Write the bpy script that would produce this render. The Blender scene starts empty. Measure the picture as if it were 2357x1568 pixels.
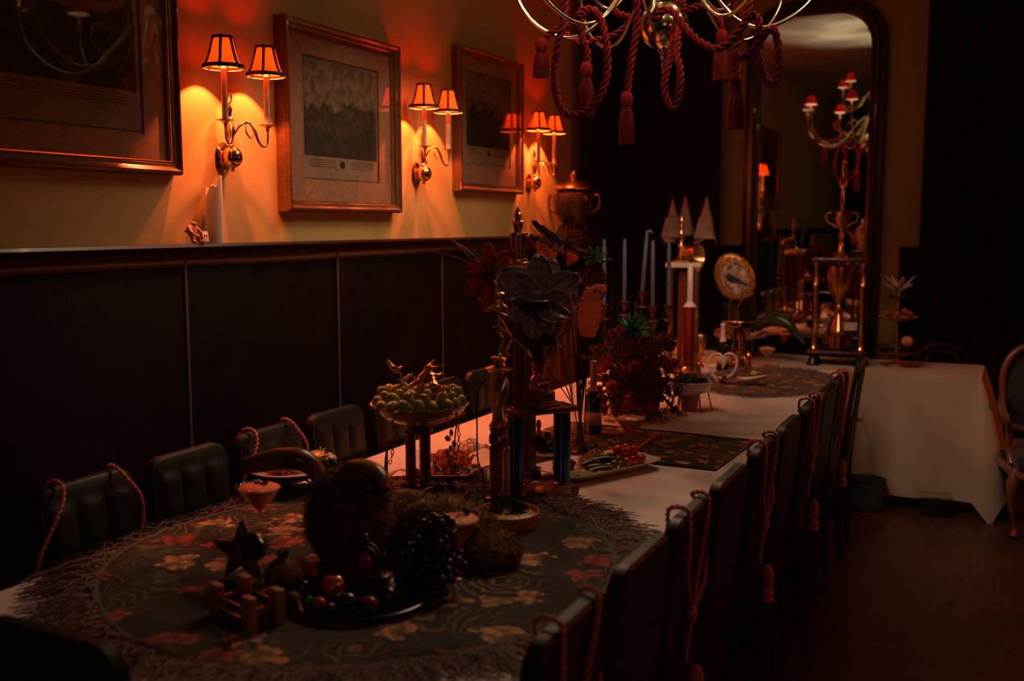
import bpy, bmesh, math, random
from mathutils import Vector, Matrix, Euler, noise
R = math.radians; PI = math.pi
random.seed(7)
S = bpy.context.scene; COL = S.collection

# ------------------------------------------------ camera, exposure, world
F, CX, CY = 2350.0, 1178.5, 784.0
TH, PS, HC = R(6.530), R(25.958), 1.75
cam = bpy.data.cameras.new('camera'); co = bpy.data.objects.new('camera', cam); COL.objects.link(co)
cam.sensor_width = 36; cam.lens = 36*F/2357; cam.clip_start = .05; cam.clip_end = 60
co.location = (0, 0, HC); co.rotation_euler = (PI/2-TH, 0, PS)
cam.dof.use_dof = True; cam.dof.focus_distance = 4.15; cam.dof.aperture_fstop = 1.9
S.camera = co
S.view_settings.view_transform = 'Standard'; S.view_settings.look = 'None'
S.view_settings.gamma = 1; S.view_settings.use_curve_mapping = False
S.view_settings.exposure = 0.1
S.cycles.use_denoising = True
S.cycles.max_bounces = 8; S.cycles.diffuse_bounces = 3; S.cycles.glossy_bounces = 4
S.cycles.transparent_max_bounces = 12; S.cycles.sample_clamp_indirect = 4
S.cycles.caustics_reflective = False; S.cycles.caustics_refractive = False
W = bpy.data.worlds.new('world'); S.world = W; W.use_nodes = True
W.node_tree.nodes['Background'].inputs[0].default_value = (.5, .12, .05, 1)
W.node_tree.nodes['Background'].inputs[1].default_value = .004

FW = Vector((-math.sin(PS)*math.cos(TH), math.cos(PS)*math.cos(TH), -math.sin(TH)))
RT = Vector((math.cos(PS), math.sin(PS), 0)); UP = RT.cross(FW)
def P(u, v, X=None, Y=None, Z=None):
    d = FW + RT*((u-CX)/F) - UP*((v-CY)/F)
    t = X/d.x if X is not None else Y/d.y if Y is not None else (Z-HC)/d.z
    return Vector((0, 0, HC)) + d*t

def light(name, kind, loc, W_, col, parent=None, size=.02, rot=None, **kw):
    l = bpy.data.lights.new(name, kind); l.energy = W_; l.color = col
    if kind == 'AREA': l.size = size
    else: l.shadow_soft_size = size
    for k, v in kw.items(): setattr(l, k, v)
    o = bpy.data.objects.new(name, l); COL.objects.link(o); o.location = loc
    if rot: o.rotation_euler = rot
    if parent: o.parent = parent
    return o
AMBER = (1, .175, .045); PALE = (1, .64, .43)
# dim daylight from the windows of the room behind the photographer
light('window_daylight', 'AREA', (1.4, -3.2, 2.4), 4, (.85, 1, .9), size=1.6, rot=(R(78), 0, R(15)))

# unseen red lamps on the right wall; farthest added to redden the far table
for _y, _w in ((1.3, 9), (4.2, 7), (7.35, 40)): light('right_wall_lamp', 'POINT', (2.2, _y, 2.2), _w, (1, .13, .03), size=.07)

# ------------------------------------------------ materials
def mat(name, c, rough=.6, metal=0, c2=None, ns=40, bump=0, bs=None, spec=None, sheen=0, alpha=None, trans=0, emis=None, es=0, coat=0, stretch=None, detail=4):
    m = bpy.data.materials.new(name); m.use_nodes = True; nt = m.node_tree; b = nt.nodes['Principled BSDF']
    L = nt.links.new
    b.inputs['Roughness'].default_value = rough; b.inputs['Metallic'].default_value = metal
    if spec is not None: b.inputs['Specular IOR Level'].default_value = spec
    if sheen: b.inputs['Sheen Weight'].default_value = sheen
    if trans: b.inputs['Transmission Weight'].default_value = trans
    if alpha is not None: b.inputs['Alpha'].default_value = alpha
    if coat: b.inputs['Coat Weight'].default_value = coat
    if emis: b.inputs['Emission Color'].default_value = (*emis, 1); b.inputs['Emission Strength'].default_value = es
    tc = nt.nodes.new('ShaderNodeTexCoord'); n = nt.nodes.new('ShaderNodeTexNoise')
    n.inputs['Scale'].default_value = ns; n.inputs['Detail'].default_value = detail
    if stretch:
        mp = nt.nodes.new('ShaderNodeMapping'); mp.inputs['Scale'].default_value = stretch
        L(tc.outputs['Object'], mp.inputs[0]); L(mp.outputs[0], n.inputs['Vector'])
    else: L(tc.outputs['Object'], n.inputs['Vector'])
    r = nt.nodes.new('ShaderNodeValToRGB'); r.color_ramp.elements[0].position = .35; r.color_ramp.elements[1].position = .65
    c2 = c2 or tuple(x*.75 for x in c)
    r.color_ramp.elements[0].color = (*c2, 1); r.color_ramp.elements[1].color = (*c, 1)
    L(n.outputs['Fac'], r.inputs[0]); L(r.outputs[0], b.inputs['Base Color'])
    if bump:
        bp = nt.nodes.new('ShaderNodeBump'); bp.inputs['Strength'].default_value = bump; bp.inputs['Distance'].default_value = .01
        n2 = n
        if bs:
            n2 = nt.nodes.new('ShaderNodeTexNoise'); n2.inputs['Scale'].default_value = bs; L(tc.outputs['Object'], n2.inputs['Vector'])
        L(n2.outputs['Fac'], bp.inputs['Height']); L(bp.outputs[0], b.inputs['Normal'])
    return m
def glassy(name, tint=(1, 1, 1), k=.12, rough=.03):   # thin clear glass: mostly see-through with a sharp reflection
    m = bpy.data.materials.new(name); m.use_nodes = True; nt = m.node_tree; nt.nodes.clear(); L = nt.links.new
    o = nt.nodes.new('ShaderNodeOutputMaterial'); mx = nt.nodes.new('ShaderNodeMixShader')
    t = nt.nodes.new('ShaderNodeBsdfTransparent'); t.inputs[0].default_value = (*tint, 1)
    g = nt.nodes.new('ShaderNodeBsdfGlossy'); g.inputs['Roughness'].default_value = rough
    fr = nt.nodes.new('ShaderNodeLayerWeight'); fr.inputs[0].default_value = .5
    pw = nt.nodes.new('ShaderNodeMath'); pw.operation = 'POWER'; pw.inputs[1].default_value = 3.5; L(fr.outputs['Facing'], pw.inputs[0])
    ma = nt.nodes.new('ShaderNodeMath'); ma.operation = 'MULTIPLY_ADD'; ma.inputs[1].default_value = .65; ma.inputs[2].default_value = k*.4; L(pw.outputs[0], ma.inputs[0])
    n = nt.nodes.new('ShaderNodeTexNoise'); n.inputs['Scale'].default_value = 3
    bp = nt.nodes.new('ShaderNodeBump'); bp.inputs['Strength'].default_value = .01; L(n.outputs['Fac'], bp.inputs['Height']); L(bp.outputs[0], g.inputs['Normal'])
    L(ma.outputs[0], mx.inputs[0]); L(t.outputs[0], mx.inputs[1]); L(g.outputs[0], mx.inputs[2]); L(mx.outputs[0], o.inputs[0])
    return m
def transl(name, c, k=.6):
    m = bpy.data.materials.new(name); m.use_nodes = True; nt = m.node_tree; nt.nodes.clear(); L = nt.links.new
    o = nt.nodes.new('ShaderNodeOutputMaterial'); mx = nt.nodes.new('ShaderNodeMixShader')
    d = nt.nodes.new('ShaderNodeBsdfDiffuse'); t = nt.nodes.new('ShaderNodeBsdfTranslucent')
    tc = nt.nodes.new('ShaderNodeTexCoord'); n = nt.nodes.new('ShaderNodeTexNoise'); n.inputs['Scale'].default_value = 90; L(tc.outputs['Object'], n.inputs['Vector'])
    r = nt.nodes.new('ShaderNodeValToRGB'); r.color_ramp.elements[0].color = (*[x*.8 for x in c], 1); r.color_ramp.elements[1].color = (*c, 1)
    L(n.outputs['Fac'], r.inputs[0]); L(r.outputs[0], d.inputs[0]); L(r.outputs[0], t.inputs[0])
    mx.inputs[0].default_value = k; L(d.outputs[0], mx.inputs[1]); L(t.outputs[0], mx.inputs[2]); L(mx.outputs[0], o.inputs[0])
    return m

def wall_mat():
    m = mat('painted_plaster', (.50, .33, .12), .7, c2=(.45, .30, .10), ns=2.2, bump=.06, bs=120)
    return m
def tapestry(name, ground, dens=7.0, dark=1.0, rot=0):
    """dark woven ground with rows of flowers, petal rings and paisley contour lines"""
    m = bpy.data.materials.new(name); m.use_nodes = True; nt = m.node_tree; b = nt.nodes['Principled BSDF']; L = nt.links.new
    N = nt.nodes.new
    b.inputs['Roughness'].default_value = .9; b.inputs['Sheen Weight'].default_value = .15; b.inputs['Specular IOR Level'].default_value = .15
    tc = N('ShaderNodeTexCoord'); mp = N('ShaderNodeMapping'); mp.inputs['Rotation'].default_value = (0, 0, rot); L(tc.outputs['Object'], mp.inputs[0])
    wn = N('ShaderNodeTexNoise'); wn.inputs['Scale'].default_value = 14; L(mp.outputs[0], wn.inputs['Vector'])
    wm = N('ShaderNodeMix'); wm.data_type = 'RGBA'; wm.blend_type = 'LINEAR_LIGHT'; wm.inputs[0].default_value = .045
    L(mp.outputs[0], wm.inputs[6]); L(wn.outputs['Color'], wm.inputs[7])
    v = N('ShaderNodeTexVoronoi'); v.inputs['Scale'].default_value = dens; v.inputs['Randomness'].default_value = .85; v.voronoi_dimensions = '2D'; L(wm.outputs[2], v.inputs['Vector'])
    v2 = N('ShaderNodeTexVoronoi'); v2.inputs['Scale'].default_value = dens*5; v2.voronoi_dimensions = '2D'; L(wm.outputs[2], v2.inputs['Vector'])
    # flower mask = distance + petal noise < threshold and cell is chosen
    a1 = N('ShaderNodeMath'); a1.operation = 'MULTIPLY_ADD'; L(v2.outputs['Distance'], a1.inputs[0]); a1.inputs[1].default_value = .28; L(v.outputs['Distance'], a1.inputs[2])
    r1 = N('ShaderNodeValToRGB'); e = r1.color_ramp.elements; e[0].position = .36; e[0].color = (1, 1, 1, 1); e[1].position = .42; e[1].color = (0, 0, 0, 1)
    L(a1.outputs[0], r1.inputs[0])
    sp = N('ShaderNodeSeparateColor'); L(v.outputs['Color'], sp.inputs[0])
    pick = N('ShaderNodeValToRGB'); pick.color_ramp.interpolation = 'CONSTANT'; e = pick.color_ramp.elements
    cols = [(0, (.55, .26, .09)), (.22, (.55, .10, .05)), (.42, (.65, .36, .16)), (.60, (.38, .07, .05)), (.78, (.10, .13, .06)), (.9, (.45, .24, .12))]
    e[0].color = (*cols[0][1], 1); e[1].position = cols[1][0]; e[1].color = (*cols[1][1], 1)
    for p, c in cols[2:]: q = e.new(p); q.color = (*c, 1)
    L(sp.outputs[0], pick.inputs[0])
    # petal tone inside the flower
    r2 = N('ShaderNodeValToRGB'); r2.color_ramp.elements[0].color = (1, 1, 1, 1); r2.color_ramp.elements[1].color = (.25, .25, .25, 1); r2.color_ramp.elements[1].position = .6
    L(v2.outputs['Distance'], r2.inputs[0])
    fl = N('ShaderNodeMix'); fl.data_type = 'RGBA'; fl.blend_type = 'MULTIPLY'; fl.inputs[0].default_value = 1; L(pick.outputs[0], fl.inputs[6]); L(r2.outputs[0], fl.inputs[7])
    # contour (paisley) lines from another cell field
    v3 = N('ShaderNodeTexVoronoi'); v3.inputs['Scale'].default_value = dens*.62; v3.feature = 'SMOOTH_F1'; v3.inputs['Smoothness'].default_value = .4; v3.voronoi_dimensions = '2D'; L(wm.outputs[2], v3.inputs['Vector'])
    s = N('ShaderNodeMath'); s.operation = 'SINE'; m5 = N('ShaderNodeMath'); m5.operation = 'MULTIPLY'; m5.inputs[1].default_value = 62; L(v3.outputs['Distance'], m5.inputs[0]); L(m5.outputs[0], s.inputs[0])
    r3 = N('ShaderNodeValToRGB'); r3.color_ramp.elements[0].position = .55; r3.color_ramp.elements[1].position = .9; L(s.outputs[0], r3.inputs[0])
    rr = N('ShaderNodeValToRGB'); rr.color_ramp.elements[0].position = .45; rr.color_ramp.elements[1].position = .6; n4 = N('ShaderNodeTexNoise'); n4.inputs['Scale'].default_value = 3.5; L(mp.outputs[0], n4.inputs['Vector']); L(n4.outputs['Fac'], rr.inputs[0])
    lm = N('ShaderNodeMath'); lm.operation = 'MULTIPLY'; L(r3.outputs[0], lm.inputs[0]); L(rr.outputs[0], lm.inputs[1])
    lm2 = N('ShaderNodeMath'); lm2.operation = 'MULTIPLY'; L(lm.outputs[0], lm2.inputs[0]); lm2.inputs[1].default_value = .55
    g1 = N('ShaderNodeMix'); g1.data_type = 'RGBA'; g1.inputs[6].default_value = (*ground, 1); g1.inputs[7].default_value = (.34, .2, .07, 1); L(lm2.outputs[0], g1.inputs[0])
    g2 = N('ShaderNodeMix'); g2.data_type = 'RGBA'; L(r1.outputs[0], g2.inputs[0]); L(g1.outputs[2], g2.inputs[6]); L(fl.outputs[2], g2.inputs[7])
    L(g2.outputs[2], b.inputs['Base Color'])
    wv = N('ShaderNodeTexNoise'); wv.inputs['Scale'].default_value = 350; L(tc.outputs['Object'], wv.inputs['Vector'])
    bp = N('ShaderNodeBump'); bp.inputs['Strength'].default_value = .25; bp.inputs['Distance'].default_value = .004; L(wv.outputs['Fac'], bp.inputs['Height']); L(bp.outputs[0], b.inputs['Normal'])
    return m
def print_mat(name, seed, horizon=.0):
    """old engraving: pale sky, dark hatched land, soft lighter passages"""
    m = bpy.data.materials.new(name); m.use_nodes = True; nt = m.node_tree; b = nt.nodes['Principled BSDF']; L = nt.links.new; N = nt.nodes.new
    b.inputs['Roughness'].default_value = .8
    tc = N('ShaderNodeTexCoord'); mp = N('ShaderNodeMapping'); mp.inputs['Location'].default_value = (seed, seed*2.3, 0); L(tc.outputs['Object'], mp.inputs[0])
    n = N('ShaderNodeTexNoise'); n.inputs['Scale'].default_value = 7; n.inputs['Detail'].default_value = 9; n.inputs['Roughness'].default_value = .62; L(mp.outputs[0], n.inputs['Vector'])
    sx = N('ShaderNodeSeparateXYZ'); L(tc.outputs['Object'], sx.inputs[0])
    # height gradient + noise gives the land line
    a = N('ShaderNodeMath'); a.operation = 'MULTIPLY_ADD'; L(n.outputs['Fac'], a.inputs[0]); a.inputs[1].default_value = .45; L(sx.outputs['Z'], a.inputs[2])
    r = N('ShaderNodeValToRGB'); e = r.color_ramp.elements; e[0].position = .12+horizon; e[0].color = (.05, .034, .02, 1); e[1].position = .30+horizon; e[1].color = (.26, .17, .10, 1)
    q = e.new(.19+horizon); q.color = (.09, .06, .035, 1); q = e.new(.235+horizon); q.color = (.035, .024, .014, 1); q = e.new(.25+horizon); q.color = (.20, .125, .07, 1)
    L(a.outputs[0], r.inputs[0])
    n2 = N('ShaderNodeTexNoise'); n2.inputs['Scale'].default_value = 30; n2.inputs['Detail'].default_value = 8; L(mp.outputs[0], n2.inputs['Vector'])
    r2 = N('ShaderNodeValToRGB'); r2.color_ramp.elements[0].position = .38; r2.color_ramp.elements[0].color = (.45, .45, .45, 1); r2.color_ramp.elements[1].position = .62; L(n2.outputs['Fac'], r2.inputs[0])
    mx = N('ShaderNodeMix'); mx.data_type = 'RGBA'; mx.blend_type = 'MULTIPLY'; mx.inputs[0].default_value = 1; L(r.outputs[0], mx.inputs[6]); L(r2.outputs[0], mx.inputs[7]); L(mx.outputs[2], b.inputs['Base Color'])
    return m

Mt = dict(
 wall=wall_mat(),
 ceil=mat('ceiling_plaster', (.42, .50, .42), .9, ns=3),
 floor=mat('dark_polished_floor', (.085, .032, .018), .4, c2=(.045, .017, .010), ns=6, bump=.05, bs=60, stretch=(8, .8, 1)),
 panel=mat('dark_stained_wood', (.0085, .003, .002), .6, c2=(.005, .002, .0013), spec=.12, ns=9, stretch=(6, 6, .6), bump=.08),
 batten=mat('worn_brown_batten', (.09, .045, .025), .5, ns=30),
 rail=mat('varnished_rail_wood', (.030, .012, .006), .3, ns=14, stretch=(4, .5, 4), coat=.3),
 frame=mat('bronzed_frame_wood', (.15, .062, .026), .3, c2=(.08, .034, .014), ns=20, stretch=(1, 1, 9), coat=.3),
 gilt=mat('gilt_slip', (.75, .38, .12), .25, .85, ns=30),
 mat=mat('cream_mat_board', (.44, .22, .12), .9, ns=60),
 ink=mat('printed_ink', (.03, .02, .012), .8, ns=60),
 paper=mat('aged_print_paper', (.33, .22, .13), .9, ns=12),
 glass=glassy('picture_glass', k=.10, rough=.02),
 clear=glassy('clear_glass', (.97, .95, .92), k=.12, rough=.03),
 brass=mat('polished_brass', (.80, .52, .20), .16, 1, c2=(.62, .38, .14), ns=14),
 pbrass=mat('pale_chandelier_brass', (.72, .78, .46), .15, 1, c2=(.6, .5, .25), ns=14),
 gold=mat('plated_gold', (.92, .56, .24), .27, 1, c2=(.65, .35, .13), ns=22, bump=.03),
 olive=mat('dull_gold_foil', (.20, .11, .045), .35, .8, ns=50, bump=.1),
 blue=mat('metallic_blue_foil', (.01, .10, .32), .28, .75, c2=(.008, .07, .22), ns=20, stretch=(1, 1, .1)),
 redfoil=mat('metallic_red_foil', (.28, .035, .02), .25, .7, ns=20, stretch=(1, 1, .1)),
 redpil=mat('amber_acrylic', (.34, .10, .04), .16, .5, ns=20, stretch=(1, 1, .1)),
 marble=mat('dark_marble', (.06, .03, .022), .2, c2=(.02, .012, .01), ns=12),
 cherry=mat('cherry_wood', (.16, .03, .015), .28, c2=(.06, .012, .008), ns=10, stretch=(1, 6, 1), coat=.4),
 black=mat('black_lacquer', (.012, .010, .010), .22, ns=30),
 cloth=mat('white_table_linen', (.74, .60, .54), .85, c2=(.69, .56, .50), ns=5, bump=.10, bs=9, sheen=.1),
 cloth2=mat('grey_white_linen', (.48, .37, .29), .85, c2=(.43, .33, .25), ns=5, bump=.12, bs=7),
 tap=tapestry('oval_tapestry', (.018, .015, .010), 5.6),
 tap2=tapestry('runner_tapestry', (.008, .006, .005), 11, rot=.5),
 tap3=tapestry('round_tapestry', (.06, .035, .025), 9, rot=1.1),
 hem=mat('dark_green_velvet_hem', (.035, .034, .026), .8, ns=30, sheen=.3),
 fringe=mat('grey_fringe_thread', (.22, .135, .115), .8, ns=90),
 leather=mat('dark_green_leather', (.012, .017, .013), .45, ns=80, bump=.12, bs=200, spec=.28),
 leg=mat('black_chair_leg', (.008, .007, .006), .4, ns=30),
 rope=mat('maroon_twisted_cord', (.15, .008, .006), .85, spec=.08, ns=60, bump=.15, bs=300),
 tass=mat('maroon_tassel_thread', (.10, .009, .007), .9, spec=.05, c2=(.045, .005, .004), ns=120, stretch=(1, 1, .05), bump=.3),
 cord=mat('copper_red_cord', (.80, .17, .08), .5, c2=(.40, .07, .04), ns=150, sheen=.3),
 velvet=mat('brown_black_velvet', (.018, .006, .005), .95, ns=8),
 velvet2=mat('maroon_velvet', (.15, .034, .02), .85, ns=8, sheen=.2),
 brocade=mat('dark_brocade', (.07, .022, .015), .9, c2=(.02, .008, .006), ns=14, bump=.4),
 mirror=mat('silvered_mirror', (.72, .70, .66), .02, 1, c2=(.70, .68, .64), ns=2),
 mframe=mat('dark_mirror_frame', (.05, .022, .014), .3, ns=12, coat=.3),
 shadeblk=mat('black_shade_trim', (.015, .008, .006), .7, ns=80),
 shadefab=transl('amber_shade_fabric', (.95, .40, .10), .6),
 redcap=glassy('red_glass_shade_cap', (.26, .045, .012), k=.05),  # see-through red for the added discs that tint the sconces' upward light
 shadered=transl('red_shade_fabric', (.75, .10, .05), .5),
 lining=mat('lit_shade_lining', (.9, .7, .5), .8, ns=50),
 ctube=mat('cream_candle_tube', (.75, .55, .35), .5, ns=30),
 bulb=mat('glowing_bulb', (1, .6, .3), .5, emis=(1, .45, .12), es=3),
 bulbp=mat('glowing_pale_bulb', (1, .9, .8), .5, emis=(1, .9, .65), es=6),
 wax=transl('ivory_wax', (.92, .80, .66), .35),
 shadelin=transl('pale_shade_lining', (.95, .82, .66), .5),
 waxblue=mat('grey_blue_wax', (.12, .15, .19), .4, c2=(.08, .11, .15), ns=12),
 waxwhite=mat('white_wax', (.8, .62, .52), .4, ns=12),
 napkin=mat('white_napkin_linen', (.5, .36, .28), .85, ns=16, bump=.2),
 porc=mat('glazed_white_porcelain', (.80, .66, .58), .22, ns=8, coat=.4),
 stone=mat('pinkish_stoneware', (.62, .28, .18), .35, ns=40),
 fur=mat('coarse_brown_fur', (.26, .12, .045), .95, c2=(.06, .028, .012), ns=34, bump=1.0, bs=90, detail=9),
 horn=mat('polished_horn', (.26, .10, .05), .28, c2=(.035, .018, .010), ns=8, bump=.1),
 horng=mat('dark_green_horn', (.04, .055, .03), .25, c2=(.012, .014, .01), ns=7),
 grape=mat('green_grape_skin', (.38, .37, .09), .3, c2=(.28, .26, .06), ns=18, coat=.2),
 bgrape=mat('black_grape_skin', (.016, .014, .022), .22, ns=20, coat=.3),
 tomato=mat('tomato_skin', (.55, .035, .015), .14, c2=(.42, .02, .01), ns=16, coat=.6),
 pickle=mat('pickle_skin', (.035, .042, .008), .28, c2=(.025, .03, .006), ns=60, bump=.3, coat=.3),
 pickle2=mat('pale_pickle_spear', (.22, .19, .05), .35, ns=50, bump=.2),
 beet=mat('beetroot_flesh', (.14, .015, .012), .3, ns=40),
 kraut=mat('pale_cabbage', (.55, .36, .15), .35, c2=(.42, .26, .09), ns=60, bump=.2),
 salmon=mat('orange_shrimp', (.55, .13, .04), .3, c2=(.38, .07, .02), ns=50),
 lemon=mat('lemon_rind', (.65, .42, .05), .4, ns=70, bump=.2),
 parsley=mat('dark_parsley', (.025, .055, .012), .5, c2=(.014, .03, .006), ns=60),
 herb=mat('frosted_green_herb', (.03, .05, .022), .5, ns=60),
 granita=mat('orange_granita', (.90, .24, .07), .35, c2=(.75, .16, .05), ns=90, bump=.6, bs=160),
 jelly=mat('red_jelly', (.70, .20, .09), .2, ns=40),
 petal=mat('grey_violet_satin', (.55, .40, .42), .36, c2=(.24, .16, .17), ns=14, stretch=(2, 9, 1)),
 petalo=transl('rust_satin_petal', (.60, .16, .06), .45),
 petalb=mat('black_brown_leaf', (.16, .032, .012), .9, c2=(.03, .01, .006), ns=20, spec=.05),
 coral=transl('coral_feather', (.92, .40, .25), .5),
 twig=mat('dark_twig', (.045, .022, .013), .8, ns=60, bump=.3),
 rust=mat('rusty_dried_flower', (.42, .12, .045), .8, c2=(.16, .04, .016), ns=50, bump=.4),
 berry=mat('lacquered_berry', (.40, .06, .03), .2, ns=20),
 dryleaf=mat('dry_dark_leaf', (.14, .05, .022), .7, ns=30),
 wicker=mat('woven_wicker', (.06, .028, .015), .7, ns=60, bump=.3),
 glitter=mat('green_glitter_foil', (.10, .62, .12), .3, .45, c2=(.02, .16, .03), ns=130, bump=.4),
 pineb=mat('bronze_glitter_net', (.34, .12, .045), .35, .5, c2=(.05, .018, .008), ns=120, bump=.5),
 bead=mat('clear_crystal_bead', (.75, .85, .85), .08, .6, ns=10),
 redgem=mat('red_glass_gem', (.65, .03, .01), .08, ns=10, coat=.8),
 greengem=mat('green_glass_gem', (.02, .4, .12), .08, ns=10, coat=.8),
 copper=mat('copper_gold_figure', (.72, .34, .15), .22, 1, ns=18, bump=.05),
 bottle=mat('dark_bottle_glass', (.010, .014, .008), .12, ns=10, coat=.3),
 foilc=mat('pale_copper_foil', (.55, .28, .17), .45, .5, ns=26, bump=.2),
 label=mat('cream_label_paper', (.62, .45, .34), .6, ns=40),
 plaque=mat('engraved_brass_plaque', (.55, .30, .12), .35, .5, ns=40),
 oak=mat('light_oak', (.40, .18, .07), .45, c2=(.28, .12, .045), ns=14, stretch=(1, 1, 6)),
 iron=mat('black_iron', (.02, .018, .018), .4, .6, ns=30),
 bronze=mat('aged_candelabra_bronze', (.16, .07, .04), .38, .8, ns=24),
 upol=mat('dark_blue_green_damask', (.018, .017, .018), .8, c2=(.009, .009, .010), ns=16, sheen=.2),
 rednwood=mat('reddish_carved_walnut', (.24, .07, .03), .32, ns=16, coat=.3),
 teal=mat('teal_carpet', (.03, .06, .05), .9, ns=30),
 box=mat('pale_cardboard', (.26, .21, .13), .8, ns=30),
 skin=mat('painted_resin', (.55, .24, .15), .5, ns=30),
 card=mat('white_card', (.7, .55, .48), .7, ns=60),
 plate_rim=mat('gilt_painted_rim', (.75, .34, .07), .35, .4, c2=(.16, .05, .02), ns=9, bump=.3),
 picture=mat('painted_scene', (.62, .42, .34), .35, c2=(.10, .05, .04), ns=3.2, detail=2),
 carrot=mat('pale_peach_root', (.62, .27, .12), .5, ns=20),
)

# ------------------------------------------------ geometry helpers
class G:
    def __init__(s): s.v = []; s.f = []
    def add(s, vs, fs, mtx=None):
        o = len(s.v)
        s.v += [tuple(mtx @ Vector(p)) if mtx else tuple(p) for p in vs]
        s.f += [tuple(i+o for i in f) for f in fs]; return s
    def lathe(s, prof, n=24, at=(0, 0, 0), rot=None, sx=1, sy=1, ridge=0, nr=0, cap=True):
        m = Matrix.Translation(at) @ (rot.to_matrix().to_4x4() if rot else Matrix.Identity(4))
        vs = []; fs = []; k = len(prof)
        for r, z in prof:
            for i in range(n):
                a = 2*PI*i/n; q = r*(1+(ridge*math.cos(nr*a) if nr else 0))
                vs.append((q*math.cos(a)*sx, q*math.sin(a)*sy, z))
        for j in range(k-1):
            for i in range(n): fs.append((j*n+i, j*n+(i+1) % n, (j+1)*n+(i+1) % n, (j+1)*n+i))
        if cap and prof[0][0] > 1e-5: fs.append(tuple(range(n-1, -1, -1)))
        if cap and prof[-1][0] > 1e-5: fs.append(tuple((k-1)*n+i for i in range(n)))
        return s.add(vs, fs, m)
    def open_lathe(s, prof, n=32, at=(0, 0, 0), sx=1, sy=1, wob=None):
        vs = []; fs = []; k = len(prof)
        for j, (r, z) in enumerate(prof):
            for i in range(n):
                a = 2*PI*i/n; q = r; zz = z
                if wob: q, zz = wob(a, r, z)
                vs.append((at[0]+q*math.cos(a)*sx, at[1]+q*math.sin(a)*sy, at[2]+zz))
        for j in range(k-1):
            for i in range(n): fs.append((j*n+i, j*n+(i+1) % n, (j+1)*n+(i+1) % n, (j+1)*n+i))
        return s.add(vs, fs)
    def ball(s, c, r, sc=(1, 1, 1), n=12, rot=None):
        k = max(5, n//2+1)
        pr = [(r*math.sin(PI*j/(k-1)), -r*math.cos(PI*j/(k-1))) for j in range(k)]
        m = Matrix.Translation(c) @ (rot.to_matrix().to_4x4() if rot else Matrix.Identity(4)) @ Matrix.Diagonal((*sc, 1))
        vs = [(0, 0, -r)]; fs = []
        for q, z in pr[1:-1]: vs += [(q*math.cos(2*PI*i/n), q*math.sin(2*PI*i/n), z) for i in range(n)]
        vs.append((0, 0, r)); e = len(vs)-1
        for i in range(n): fs.append((0, 1+(i+1) % n, 1+i))
        for j in range(k-3):
            for i in range(n):
                a = 1+j*n; b = a+n; fs.append((a+i, a+(i+1) % n, b+(i+1) % n, b+i))
        b = 1+(k-3)*n
        for i in range(n): fs.append((b+i, b+(i+1) % n, e))
        return s.add(vs, fs, m)
    def box(s, c, d, rot=None, bev=0, taper=1):
        x, y, z = d[0]/2, d[1]/2, d[2]/2
        m = Matrix.Translation(c) @ (rot.to_matrix().to_4x4() if rot else Matrix.Identity(4))
        if not bev:
            t = taper
            vs = [(-x*t, -y*t, -z), (x*t, -y*t, -z), (x*t, y*t, -z), (-x*t, y*t, -z), (-x, -y, z), (x, -y, z), (x, y, z), (-x, y, z)]
            return s.add(vs, [(3, 2, 1, 0), (4, 5, 6, 7), (0, 1, 5, 4), (1, 2, 6, 5), (2, 3, 7, 6), (3, 0, 4, 7)], m)
        bm = bmesh.new(); bmesh.ops.create_cube(bm, size=1, matrix=Matrix.Diagonal((*d, 1)))
        bmesh.ops.bevel(bm, geom=list(bm.edges), offset=bev, segments=2, affect='EDGES', profile=.5)
        bm.verts.index_update(); vs = [v.co.copy() for v in bm.verts]; fs = [[v.index for v in f.verts] for f in bm.faces]; bm.free()
        return s.add(vs, fs, m)
    def tube(s, pts, r, n=8, closed=False, lobes=0, twist=0, depth=.22, caps=True):
        pts = [Vector(p) for p in pts]; k = len(pts)
        rs = r if isinstance(r, (list, tuple)) else [r]*k
        if isinstance(r, (list, tuple)) and len(r) != k: rs = [interp(r, i/(k-1)) for i in range(k)]
        nrm = None; vs = []; fs = []; tt = 0
        for i, p in enumerate(pts):
            a = pts[(i-1) % k] if closed or i else p; b = pts[(i+1) % k] if closed or i < k-1 else p
            t = (b-a).normalized() if (b-a).length > 1e-9 else Vector((0, 0, 1))
            if nrm is None: nrm = t.orthogonal().normalized()
            else:
                nrm = nrm - t*nrm.dot(t)
                nrm = nrm.normalized() if nrm.length > 1e-6 else t.orthogonal().normalized()
            bn = t.cross(nrm)
            if i: tt += (p-pts[i-1]).length*twist
            for j in range(n):
                an = 2*PI*j/n; q = rs[i]
                if lobes: q *= 1-depth*(1-abs(math.cos(lobes*.5*(an)))); an += tt
                vs.append(p+nrm*(q*math.cos(an))+bn*(q*math.sin(an)))
        for i in range(k-1 if not closed else k):
            for j in range(n):
                a = i*n; b = ((i+1) % k)*n; fs.append((a+j, a+(j+1) % n, b+(j+1) % n, b+j))
        if caps and not closed: fs.append(tuple(range(n-1, -1, -1))); fs.append(tuple((k-1)*n+j for j in range(n)))
        return s.add(vs, fs)
    def prism(s, pts, z0, z1, mtx=None):
        n = len(pts); vs = [(x, y, z0) for x, y in pts]+[(x, y, z1) for x, y in pts]
        fs = [tuple(range(n-1, -1, -1)), tuple(range(n, 2*n))]+[(i, (i+1) % n, n+(i+1) % n, n+i) for i in range(n)]
        return s.add(vs, fs, mtx)
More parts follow.
